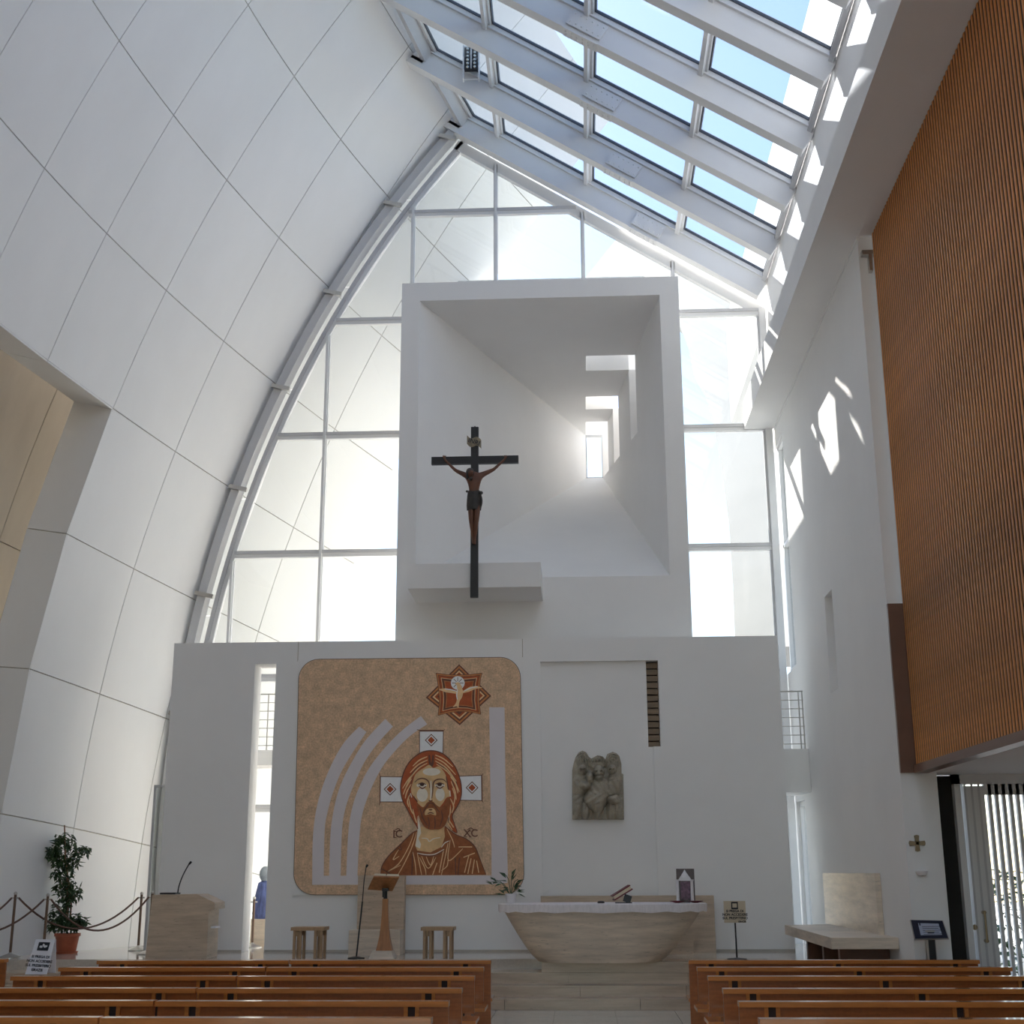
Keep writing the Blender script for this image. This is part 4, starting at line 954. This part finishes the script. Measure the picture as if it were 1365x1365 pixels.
A1 = [(180, 1285), (183, 1050), (200, 900), (235, 770), (290, 640), (350, 540), (425, 462)], [(462, 490), (395, 590), (335, 690), (290, 800), (262, 900), (245, 1000), (240, 1240)]
A2 = [(268, 1240), (275, 1020), (295, 880), (330, 760), (390, 640), (460, 530), (560, 422)], [(600, 462), (520, 550), (450, 650), (395, 770), (355, 880), (335, 1000), (328, 1240)]
A3 = [(357, 1240), (365, 1050), (380, 920), (415, 800), (475, 680), (560, 570), (650, 480), (745, 407)], [(778, 450), (690, 510), (610, 590), (540, 680), (480, 800), (440, 920), (425, 1040), (415, 1240)]
for o_, i_ in (A1, A2, A3):
    b = MB(); shape(b, c1_(smooth_line(o_, 5)+smooth_line(i_, 5)), 1); b.build('arched_band', M['band'], mr)
b = MB(); shape(b, c1_([(180, 1238), (1110, 1236), (1112, 1283), (180, 1285)]), 1.2); b.build('base_band', M['band'], mr)
b = MB(); shape(b, c1_([(1100, 362), (1180, 362), (1184, 700), (1197, 1225), (1195, 1275), (1112, 1283), (1112, 1100), (1105, 700)]), 1.1); b.build('upright_band', M['band'], mr)
DK = paint('paint_dark', alb(62, 38, 28)); BR = paint('paint_brown', alb(86, 48, 25), .25); MD = paint('paint_ochre', alb(112, 70, 38), .2)
LT = paint('paint_sand', alb(150, 112, 82), .1); SK = paint('paint_skin', alb(126, 104, 74), .15, 8); HI = paint('paint_highlight', alb(134, 128, 118), .06); WH = paint('paint_white', alb(142, 138, 142), .04)
RD = paint('paint_rust', alb(100, 46, 22), .15); BK = paint('paint_umber', alb(36, 22, 18), .2)
# cross behind the head
d_ = MB()
for arm, dia in (([(738, 486), (862, 486), (860, 610), (738, 610)], (799, 533)), ([(535, 722), (660, 724), (660, 854), (533, 854)], (585, 788)), ([(940, 720), (1060, 716), (1062, 847), (940, 845)], (1011, 780))):
    b = MB(); shape(b, c1_(arm), 2)
    for i in range(4): stroke(d_, c1_([arm[i], arm[(i+1) % 4]]), 1.0, 2.6)
    x, y = dia; shape(d_, c1_([(x, y-33), (x+33, y), (x, y+33), (x-33, y)]), 3)
    shape(b, c1_([(x, y-27), (x+27, y), (x, y+27), (x-27, y)]), 4); b.build('cross_arm', WH, mr)
    b = MB(); shape(b, c1_([(x, y-19), (x+19, y), (x, y+19), (x-19, y)]), 5); b.build('cross_gem', RD, mr)
stroke(d_, c1_([(724, 478), (740, 482), (862, 482), (870, 478)]), 1.2, 2.8, False); stroke(d_, c1_([(528, 706), (534, 722), (532, 856), (528, 872)]), 1.2, 2.8, False); stroke(d_, c1_([(1068, 706), (1062, 716), (1064, 848), (1070, 858)]), 1.2, 2.8, False)
d_.build('cross_outline', DK, mr)
# robe
b = MB(); shape(b, c2_([(188, 1345), (198, 1262), (262, 1165), (370, 1060), (470, 962), (520, 935), (560, 1000), (760, 990), (770, 895), (870, 972), (965, 1012), (1045, 1085), (1092, 1200), (1145, 1338)]), 3); b.build('robe', BR, mr)
b = MB()
for L in ([(188, 1345), (198, 1262), (262, 1165), (370, 1060), (470, 962), (520, 935)], [(770, 895), (870, 972), (965, 1012), (1045, 1085), (1092, 1200), (1145, 1338)], [(190, 1280), (300, 1345)], [(480, 1130), (470, 1340)], [(865, 1180), (870, 1340)], [(360, 1060), (375, 1110), (340, 1100)], [(905, 1180), (890, 1340)]): stroke(b, c2_(L), 1.5, 4)
b.build('robe_outline', DK, mr)
b = MB()
for L in ([(515, 950), (470, 1090), (400, 1240), (340, 1345)], [(490, 960), (440, 1090), (350, 1240), (250, 1310), (370, 1250)], [(350, 1110), (300, 1200), (355, 1170)], [(480, 1130), (500, 1230), (510, 1340)], [(520, 1140), (540, 1240), (560, 1340)], [(560, 1170), (620, 1280), (690, 1180)], [(600, 1170), (640, 1250), (670, 1170)], [(540, 1180), (590, 1280), (600, 1340)], [(790, 920), (840, 1020), (860, 1090)], [(820, 1020), (805, 1210), (935, 1100)], [(895, 1085), (1020, 1085)], [(800, 1050), (780, 1150), (740, 1340)], [(760, 1110), (720, 1320)], [(940, 1180), (1045, 1140)], [(990, 1160), (950, 1320)], [(1010, 1190), (980, 1330)], [(1040, 1200), (1020, 1330)], [(1060, 1210), (1080, 1320)], [(800, 1200), (790, 1260), (740, 1300)], [(660, 1340), (700, 1230)]): stroke(b, c2_(L), 1.3, 5)
b.build('robe_folds', LT, mr)
# neck
b = MB(); shape(b, c2_([(528, 815), (545, 905), (760, 880), (772, 990), (740, 1085), (640, 1135), (520, 1118), (500, 1070), (520, 960)]), 6); b.build('neck', SK, mr)
b = MB(); shape(b, c2_([(530, 818), (548, 900), (555, 960), (530, 1010), (555, 1060), (545, 1100), (505, 1080), (522, 950)]), 7)
for L in ([(560, 1005), (610, 1010), (630, 1035), (670, 1010), (730, 1000)], [(520, 1140), (600, 1155), (680, 1150), (765, 1105)], [(740, 1090), (770, 1050), (810, 1030)]): stroke(b, c2_(L), 1.4, 7)
b.build('neck_light', HI, mr)
b = MB(); stroke(b, c2_([(525, 1150), (600, 1168), (690, 1160), (765, 1115)]), 1.2, 7.5); b.build('collar', DK, mr)
# hair, face
hair = [(510, 235), (380, 255), (270, 320), (170, 420), (95, 560), (50, 740), (50, 870), (80, 1000), (140, 1110), (200, 1230), (270, 1350), (310, 1420), (330, 1200), (760, 1200), (790, 1400), (900, 1480), (860, 1340), (830, 1220), (900, 1090), (950, 980), (970, 850), (955, 700), (910, 560), (840, 430), (750, 330), (640, 260)]
b = MB(); shape(b, c8_(hair), 8, True); b.build('hair', RD, mr)
b = MB(); stroke(b, c8_(hair[-6:]+hair[:12]), 1.6, 9); stroke(b, c8_([hair[13], hair[14], hair[15], hair[16], hair[17], hair[18], hair[19], hair[20], hair[21], hair[22], hair[23]]), 1.4, 9)
for L in ([(480, 300), (490, 420), (520, 480)], [(540, 300), (530, 420), (510, 490)]): stroke(b, c8_(L), 3.2, 9)
for L in ([(440, 400), (300, 490), (200, 620), (120, 800)], [(240, 620), (190, 780), (170, 960), (230, 1150)], [(780, 560), (850, 760), (860, 1000), (810, 1200)], [(600, 420), (740, 520), (860, 640), (930, 860)]): stroke(b, c8_(L), 1.5, 9)
b.build('hair_shadow', DK, mr)
b = MB()
for L in ([(450, 325), (330, 380), (230, 470)], [(455, 375), (310, 450), (190, 570)], [(450, 425), (320, 500), (200, 640), (120, 800)], [(230, 590), (150, 690), (75, 810)], [(210, 660), (130, 790), (85, 900)], [(205, 740), (140, 860), (115, 960)], [(185, 900), (150, 1000), (170, 1090)], [(170, 960), (200, 1120), (240, 1200)], [(230, 1120), (260, 1250), (290, 1330)], [(570, 300), (700, 360), (840, 480)], [(570, 345), (720, 430), (880, 600)], [(570, 390), (740, 500), (890, 700)], [(590, 440), (740, 540), (860, 690), (935, 860)], [(800, 630), (880, 740), (915, 880)], [(810, 700), (870, 850), (890, 980)], [(830, 800), (870, 930), (850, 1060)], [(800, 960), (850, 1080), (820, 1180)], [(790, 1020), (800, 1150), (780, 1250)], [(730, 1280), (780, 1360), (830, 1440)], [(780, 1290), (850, 1400)]): stroke(b, c8_(L), 1.7, 10)
b.build('hair_strands', LT, mr)
b = MB(); face = [(480, 450), (400, 495), (320, 545), (265, 605), (235, 700), (205, 810), (215, 890), (245, 930), (290, 1010), (360, 1080), (440, 1110), (600, 1110), (680, 1040), (740, 950), (790, 930), (805, 880), (780, 830), (757, 740), (735, 620), (690, 535), (620, 475), (540, 495)]
shape(b, c8_(face), 11, True); b.build('face', SK, mr)
b = MB(); el = lambda cx, cy, rx, ry: [(cx+rx*math.cos(2*math.pi*k/16), cy+ry*math.sin(2*math.pi*k/16)) for k in range(16)]
shape(b, c8_(el(375, 905, 85, 105)), 12); shape(b, c8_(el(645, 900, 70, 100)), 12); shape(b, c8_(el(515, 555, 135, 58)), 12); shape(b, c8_(el(365, 760, 80, 35)), 12); shape(b, c8_(el(640, 760, 78, 35)), 12)
stroke(b, c8_([(505, 690), (508, 850), (500, 985)]), 2.6, 14, False); stroke(b, c8_([(195, 880), (215, 945)]), 1.2, 14); stroke(b, c8_([(790, 840), (800, 930)]), 1.6, 14)
b.build('face_light', HI, mr)
b = MB()
beard = [(290, 1010), (340, 1090), (400, 1085), (440, 1030), (490, 1000), (540, 1010), (590, 1060), (650, 1090), (710, 1040), (765, 950), (800, 1000), (790, 1130), (760, 1260), (715, 1370), (640, 1425), (580, 1430), (480, 1430), (400, 1380), (345, 1290), (305, 1150)]
shape(b, c8_(beard), 15, True); b.build('beard', BR, mr)
b = MB(); shape(b, c8_([(415, 1210), (425, 1140), (470, 1110), (540, 1110), (575, 1150), (580, 1215), (500, 1195)]), 16, True); b.build('chin', SK, mr)
b = MB()
for L in ([(260, 715), (310, 670), (380, 655), (440, 675), (475, 720), (485, 800)], [(740, 715), (690, 672), (620, 668), (565, 690), (540, 740), (532, 850), (520, 960)], [(310, 745), (370, 725), (430, 750)], [(575, 745), (640, 725), (705, 745)], [(320, 770), (375, 808), (430, 775)], [(580, 770), (640, 805), (700, 770)], [(430, 1090), (470, 1040), (500, 1030), (540, 1040), (590, 1110), (640, 1170)], [(470, 1060), (420, 1110), (380, 1190)], [(455, 1190), (500, 1175), (550, 1190)], [(470, 985), (500, 1000), (530, 985)], [(340, 1100), (380, 1250), (450, 1370)], [(460, 1240), (480, 1330), (470, 1420)], [(560, 1240), (570, 1340), (560, 1425)], [(660, 1140), (680, 1250), (640, 1390)], [(735, 620), (757, 740), (770, 830)], [(240, 930), (300, 1010)]): stroke(b, c8_(L), 1.7, 17)
shape(b, c8_(el(500, 1130, 30, 12)), 17); b.build('face_lines', DK, mr)
b = MB(); shape(b, c8_(el(370, 748, 34, 25)), 18); shape(b, c8_(el(636, 748, 36, 25)), 18); b.build('eyes', BK, mr)
for s_, px, py in (('IC', 530, 1112), ('XC', 627.5, 1111)):
    c_ = at(px, py, Y=YM-.006); text_mesh(s_, .155, 'lettering', DK, mr, face_matrix(c_, (1, 0, 0), (0, 0, 1)), .002)
b = MB()
for L in ([(610, 1002), (627, 992), (640, 1003)], [(985, 1000), (1004, 990), (1022, 1000)]): stroke(b, c1_(L), 1.3, 4)
for L in ([(603, 1008), (618, 1008)], [(603, 1040), (618, 1040)], [(974, 1006), (985, 1006)], [(995, 1006), (1006, 1006)], [(974, 1036), (985, 1036)], [(997, 1036), (1008, 1036)]): stroke(b, c1_(L), 1.0, 4.5)
b.build('titlo', DK, mr)
# eight-pointed star with dove
dia = [(565, 140), (955, 525), (572, 880), (160, 545)]
sq = [(280, 245), (420, 262), (560, 266), (700, 260), (845, 245), (825, 330), (818, 420), (812, 600), (830, 752), (700, 722), (560, 716), (420, 735), (305, 765), (318, 640), (320, 540), (308, 420), (295, 330)]
def shr(L, k, c=(563, 510)): return [(c[0]+(x-c[0])*k, c[1]+(y-c[1])*k) for x, y in L]
for k, (m_, nm) in zip((1, .94, .87, .8, .74, .66), ((DK, 'star_point'), (MD, 'star_point'), (DK, 'star_point'), (LT, 'star_point'), (RD, 'star_point'), (DK, 'star_point'))):
    b = MB(); shape(b, c4_(shr(dia, k)), 2+(1-k)*6); b.build(nm, m_, mr)
for k, m_ in zip((1, .97, .90, .87, .78, .75, .64, .60), (DK, MD, DK, RD, LT, DK, MD, RD)):
    b = MB(); shape(b, c4_(shr(sq, k)), 5+(1-k)*12); b.build('star_square', m_, mr)
b = MB(); shape(b, c4_(el(548, 368, 84, 84)), 12); b.build('dove_halo', WH, mr)
b = MB()
for k in range(8): q = 2*math.pi*k/8; stroke(b, c4_([(548+20*math.cos(q), 368+20*math.sin(q)), (548+70*math.cos(q), 368+70*math.sin(q))]), .8, 12.6, False)
b.build('dove_halo_rays', DK, mr)
b = MB(); shape(b, c4_([(515, 380), (545, 358), (575, 372), (600, 430), (612, 480), (600, 540), (570, 590), (560, 640), (555, 665), (530, 650), (490, 660), (520, 620), (535, 570), (525, 500), (540, 440), (535, 395)]), 13.2, True)
shape(b, c4_([(535, 500), (470, 490), (400, 480), (330, 455), (320, 440), (400, 432), (470, 445), (540, 470)]), 13); shape(b, c4_([(600, 495), (680, 475), (760, 440), (850, 425), (780, 405), (700, 410), (640, 445), (600, 470)]), 13); b.build('dove', LT, mr)
b = MB()
for L in ([(540, 470), (470, 450), (390, 440)], [(620, 470), (700, 430), (790, 410)], [(545, 440), (535, 520), (545, 570)]): stroke(b, c4_(L), 1.4, 14)
b.build('dove_light', WH, mr)

# ------------------------------------------------------------------ stone relief
c5_ = lambda x, y: (740+x*.1685, 870+y*.1685)
out = [(135, 1320), (135, 930), (145, 880), (160, 830), (185, 790), (215, 775), (245, 787), (265, 820), (285, 838), (335, 812), (375, 820), (397, 842), (412, 802), (455, 785), (485, 795), (508, 818), (524, 880), (526, 955), (540, 962), (545, 1320)]
YR = YW+.07
rl = empty('stone_relief', at(797, 1092, Y=YR), 'carved stone relief of a haloed bearded figure between two winged angels', 'relief')
b = MB(); b.extrude([at(*c5_(x, y), Y=YR-.07) for x, y in out], (0, .068, 0)); b.build('slab', M['relief'], rl)
def inside(x, y, P):
    c = False; n_ = len(P)
    for i in range(n_):
        x0, y0 = P[i]; x1, y1 = P[(i+1) % n_]
        if (y0 > y) != (y1 > y) and x < (x1-x0)*(y-y0)/(y1-y0)+x0: c = not c
    return c
BL = [  # cx, cy, rx, ry, height: carved masses
 (335, 870, 72, 55, .035), (335, 885, 48, 34, -.02), (345, 945, 42, 55, .16), (347, 985, 36, 42, .15), (345, 1090, 95, 110, .12), (320, 1160, 95, 90, .17), (335, 1215, 50, 60, .16),
 (215, 925, 36, 42, .12), (450, 925, 34, 42, .12), (215, 850, 48, 70, .03), (460, 860, 50, 70, .03), (200, 1040, 62, 90, .08), (470, 1040, 58, 100, .08), (275, 985, 30, 55, .17), (240, 1050, 60, 42, .15), (460, 1160, 55, 42, .14), (440, 1090, 48, 70, .11),
 (180, 1200, 45, 110, .06), (240, 1250, 35, 80, .09), (335, 1275, 30, 70, .08), (440, 1240, 34, 90, .07), (500, 1230, 34, 100, .05)]
def hgt_(x, y):
    h = 0
    for cx, cy, rx, ry, a in BL:
        d = ((x-cx)/rx)**2+((y-cy)/ry)**2
        if d < 1:
            v = a*math.sqrt(1-d); h = max(h, v) if a > 0 else h+v
    h += (.009*math.sin(x*.15+y*.03) if y > 1190 else .009*math.sin((x*.75+y)*.11) if y > 1120 else .007*math.sin((x-.6*y)*.12) if y > 1010 else .004*math.sin(y*.2+x*.05) if y > 960 else 0)
    if abs(math.hypot(x-335, y-880)-68) < 7 and y < 905: h += .02
    for ex, ey in ((330, 938), (362, 938), (205, 925), (228, 925), (440, 925), (460, 925)):
        if (x-ex)**2+(y-ey)**2 < 60: h -= .03
    if 335 < x < 357 and 968 < y < 976: h -= .02
    for cx, cy in ((215, 850), (460, 860)):
        if y < cy+10: h += .008*math.sin(math.hypot(x-cx, y-cy)*.35)
    return max(h, -.0)
nx, ny = 84, 112; vs = []; idx = {}; fs = []
for j in range(ny+1):
    for i in range(nx+1):
        x, y = 133+414*i/nx, 772+550*j/ny
        if inside(x, y, out): idx[(i, j)] = len(vs); vs.append(at(*c5_(x, y), Y=YR-.069-1.5*hgt_(x, y)))
for j in range(ny):
    for i in range(nx):
        q = [(i, j), (i+1, j), (i+1, j+1), (i, j+1)]
        if all(k in idx for k in q): fs.append(tuple(idx[k] for k in q))
b = MB(); b.add(vs, fs); b.build('carving', M['relief'], rl, smooth=60)

# ------------------------------------------------------------------ crucifix in front of the ledge
YC = YLG-.09
def cp(px, py, d=0.): return at(px, py, Y=YC-d)
cr = empty('crucifix', cp(632, 797), 'black wooden cross with a carved brown figure in front of the white ledge', 'crucifix')
x0, x1 = cp(627.3, 680).x, cp(637.5, 680).x; zt_, zb2 = cp(632, 569).z, cp(632, 796).z
b = MB(); b.box(x0, x1, YC, YC+.08, zb2, zt_); b.build('upright', M['cross_wood'], cr)
b = MB(); b.box((x0+x1)/2-.008, (x0+x1)/2+.008, YC+.03, YC+.05, zt_, zt_+.025); b.build('peg', M['cross_wood'], cr)
q0, q1 = cp(575, 614), cp(691, 611.5); zc = (q0.z+q1.z)/2; hb = (x1-x0)/2
b = MB(); b.box(q0.x, q1.x, YC+.002, YC+.078, zc-hb, zc+hb); b.build('crossbar', M['cross_wood'], cr)
b = MB(); n_ = 10; vs = []
for i in range(n_+1):
    t = i/n_; px = 622.5+19*t; py = 580+6.5*t+(2.5*math.sin(t*2*math.pi)); dd = .02+.03*math.sin(t*2*math.pi)**2
    vs += [cp(px, py, dd), cp(px, py+11.5, dd)]
b.add(vs, [(2*i, 2*i+1, 2*i+3, 2*i+2) for i in range(n_)]); b.add([v+Vector((0, .012, 0)) for v in vs], [(2*i, 2*i+2, 2*i+3, 2*i+1) for i in range(n_)]); b.build('scroll', M['parchment'], cr, smooth=60)
ux = (cp(641, 590)-cp(623, 584)).normalized(); text_mesh('INRI', .105, 'lettering', M['ink'], cr, face_matrix(cp(632, 589, .062), ux, Vector((0, -1, 0)).cross(ux)*-1 if 0 else (-ux.z, 0, ux.x)), .001)
J = {'pel': (632, 664, .07), 'wai': (632, 655, .075), 'che': (632, 640, .09), 'nec': (630.5, 631, .085), 'shl': (624, 635, .07), 'shr': (640, 634, .07), 'ell': (607, 627, .045), 'elr': (658, 626, .045), 'wrl': (594.5, 614.5, .03), 'wrr': (671.5, 613.5, .03), 'hal': (592, 610.5, .025), 'har': (674, 610.5, .025),
     'hil': (628, 671, .075), 'hir': (636.5, 671, .075), 'knl': (628, 692, .11), 'knr': (635.5, 691, .115), 'anl': (630.5, 717, .05), 'anr': (633, 716, .065), 'fol': (631, 725, .07), 'for': (632.5, 726, .085)}
RAD = {'pel': .075, 'wai': .068, 'che': .1, 'nec': .034, 'shl': .052, 'shr': .052, 'ell': .028, 'elr': .028, 'wrl': .018, 'wrr': .018, 'hal': .014, 'har': .014, 'hil': .062, 'hir': .062, 'knl': .043, 'knr': .043, 'anl': .024, 'anr': .024, 'fol': .02, 'for': .02}
ED = [('pel', 'wai'), ('wai', 'che'), ('che', 'nec'), ('che', 'shl'), ('che', 'shr'), ('shl', 'ell'), ('ell', 'wrl'), ('wrl', 'hal'), ('shr', 'elr'), ('elr', 'wrr'), ('wrr', 'har'), ('pel', 'hil'), ('pel', 'hir'), ('hil', 'knl'), ('knl', 'anl'), ('anl', 'fol'), ('hir', 'knr'), ('knr', 'anr'), ('anr', 'for')]
verts = {k: cp(*v) for k, v in J.items()}; rad = dict(RAD); edges = list(ED)
hc = cp(627.5, 632.5, .12); verts['hd0'] = hc+Vector((.0, .0, -.04)); verts['hd1'] = hc+Vector((-.005, -.005, .03)); verts['hd2'] = hc+Vector((-.003, .01, .075)); rad.update(hd0=.042, hd1=.062, hd2=.04)
edges += [('nec', 'hd0'), ('hd0', 'hd1'), ('hd1', 'hd2')]
for s_, w_, h_, sg in (('l', 'wrl', 'hal', -1), ('r', 'wrr', 'har', 1)):       # five fingers on each hand
    for f_ in range(5):
        a_ = R(40+f_*24); e = verts[h_]+Vector((sg*math.cos(a_)*.03, -.004, math.sin(a_)*.03)); e2 = e+Vector((sg*math.cos(a_)*.02, -.012, math.sin(a_)*.016))
        L_ = 1.0 if f_ else .7; k1, k2 = 'f%s%da' % (s_, f_), 'f%s%db' % (s_, f_)
        verts[k1] = verts[h_].lerp(e, L_); verts[k2] = verts[h_].lerp(e2, L_); rad[k1] = .006; rad[k2] = .005; edges += [(h_, k1), (k1, k2)]
keys = list(verts); me = bpy.data.meshes.new('figure'); o3 = wloc(cr)
me.from_pydata([tuple(verts[k]-o3) for k in keys], [(keys.index(a), keys.index(c)) for a, c in edges], [])
fg = bpy.data.objects.new('figure', me); COL.objects.link(fg); fg.parent = cr; me.materials.append(M['flesh'])
fg.modifiers.new('skin', 'SKIN')
sv = me.skin_vertices[0].data if me.skin_vertices else None
if sv is None:
    bpy.context.view_layer.objects.active = fg
for i, k in enumerate(keys):
    sv[i].radius = (rad[k]*(1.15 if k in ('wai', 'che', 'pel') else 1), rad[k]*(.8 if k in ('wai', 'che', 'pel') else 1)); sv[i].use_root = (k == 'pel')
sm_ = fg.modifiers.new('subsurf', 'SUBSURF'); sm_.levels = 2; sm_.render_levels = 2
dg = bpy.context.evaluated_depsgraph_get(); m2 = bpy.data.meshes.new_from_object(fg.evaluated_get(dg)); fg.modifiers.clear(); fg.data = m2
m2.materials.clear(); m2.materials.append(M['flesh']); m2.polygons.foreach_set('use_smooth', [True]*len(m2.polygons))
# hair, beard and loincloth follow the body
b = MB(); b.ball(hc+Vector((-.012, .018, .045)), (.066, .062, .07), 14, 9); b.ball(hc+Vector((-.05, .0, -.01)), (.025, .03, .075), 10, 7); b.ball(hc+Vector((.045, .02, -.01)), (.022, .03, .07), 10, 7); b.ball(hc+Vector((.0, -.03, -.075)), (.03, .025, .035), 10, 7); b.build('hair', M['cloth_dark'], fg, smooth=60)
b = MB(); b.ball(hc+Vector((.002, -.062, .012)), (.009, .013, .022), 8, 6)
for sx in (-.022, .024): b.ball(hc+Vector((sx, -.05, .026)), (.012, .008, .007), 8, 5)
b.ball(hc+Vector((.002, -.054, -.028)), (.017, .008, .006), 8, 5); b.build('face_features', M['flesh'], fg, smooth=60)
n_ = 28; vs = []; ctr = [(632, 655.5), (632, 661), (632, 668), (632, 675), (631.5, 680.5)]; rr_ = [.098, .112, .115, .118, .108]
for (px, py), r_ in zip(ctr, rr_):
    c_ = cp(px, py, .075)
    for k in range(n_):
        q = 2*math.pi*k/n_; w_ = r_*(1+.06*math.sin(5*q+py)+.03*math.sin(11*q)); vs.append(c_+Vector((w_*math.cos(q), w_*.72*math.sin(q), .012*math.sin(3*q+py*.6))))
b = MB(); b.add(vs, [(i*n_+k, i*n_+(k+1) % n_, (i+1)*n_+(k+1) % n_, (i+1)*n_+k) for i in range(4) for k in range(n_)]+[tuple(range(n_)), tuple(range(4*n_, 5*n_))])
k_ = cp(641, 657, .13); b.ball(k_, (.035, .03, .03), 8, 6); b.ball(cp(641.5, 668, .11), (.022, .03, .085), 8, 6); b.ball(cp(622.5, 655, .1), (.02, .02, .02), 8, 6); b.build('loincloth', M['cloth_dark'], fg, smooth=60)
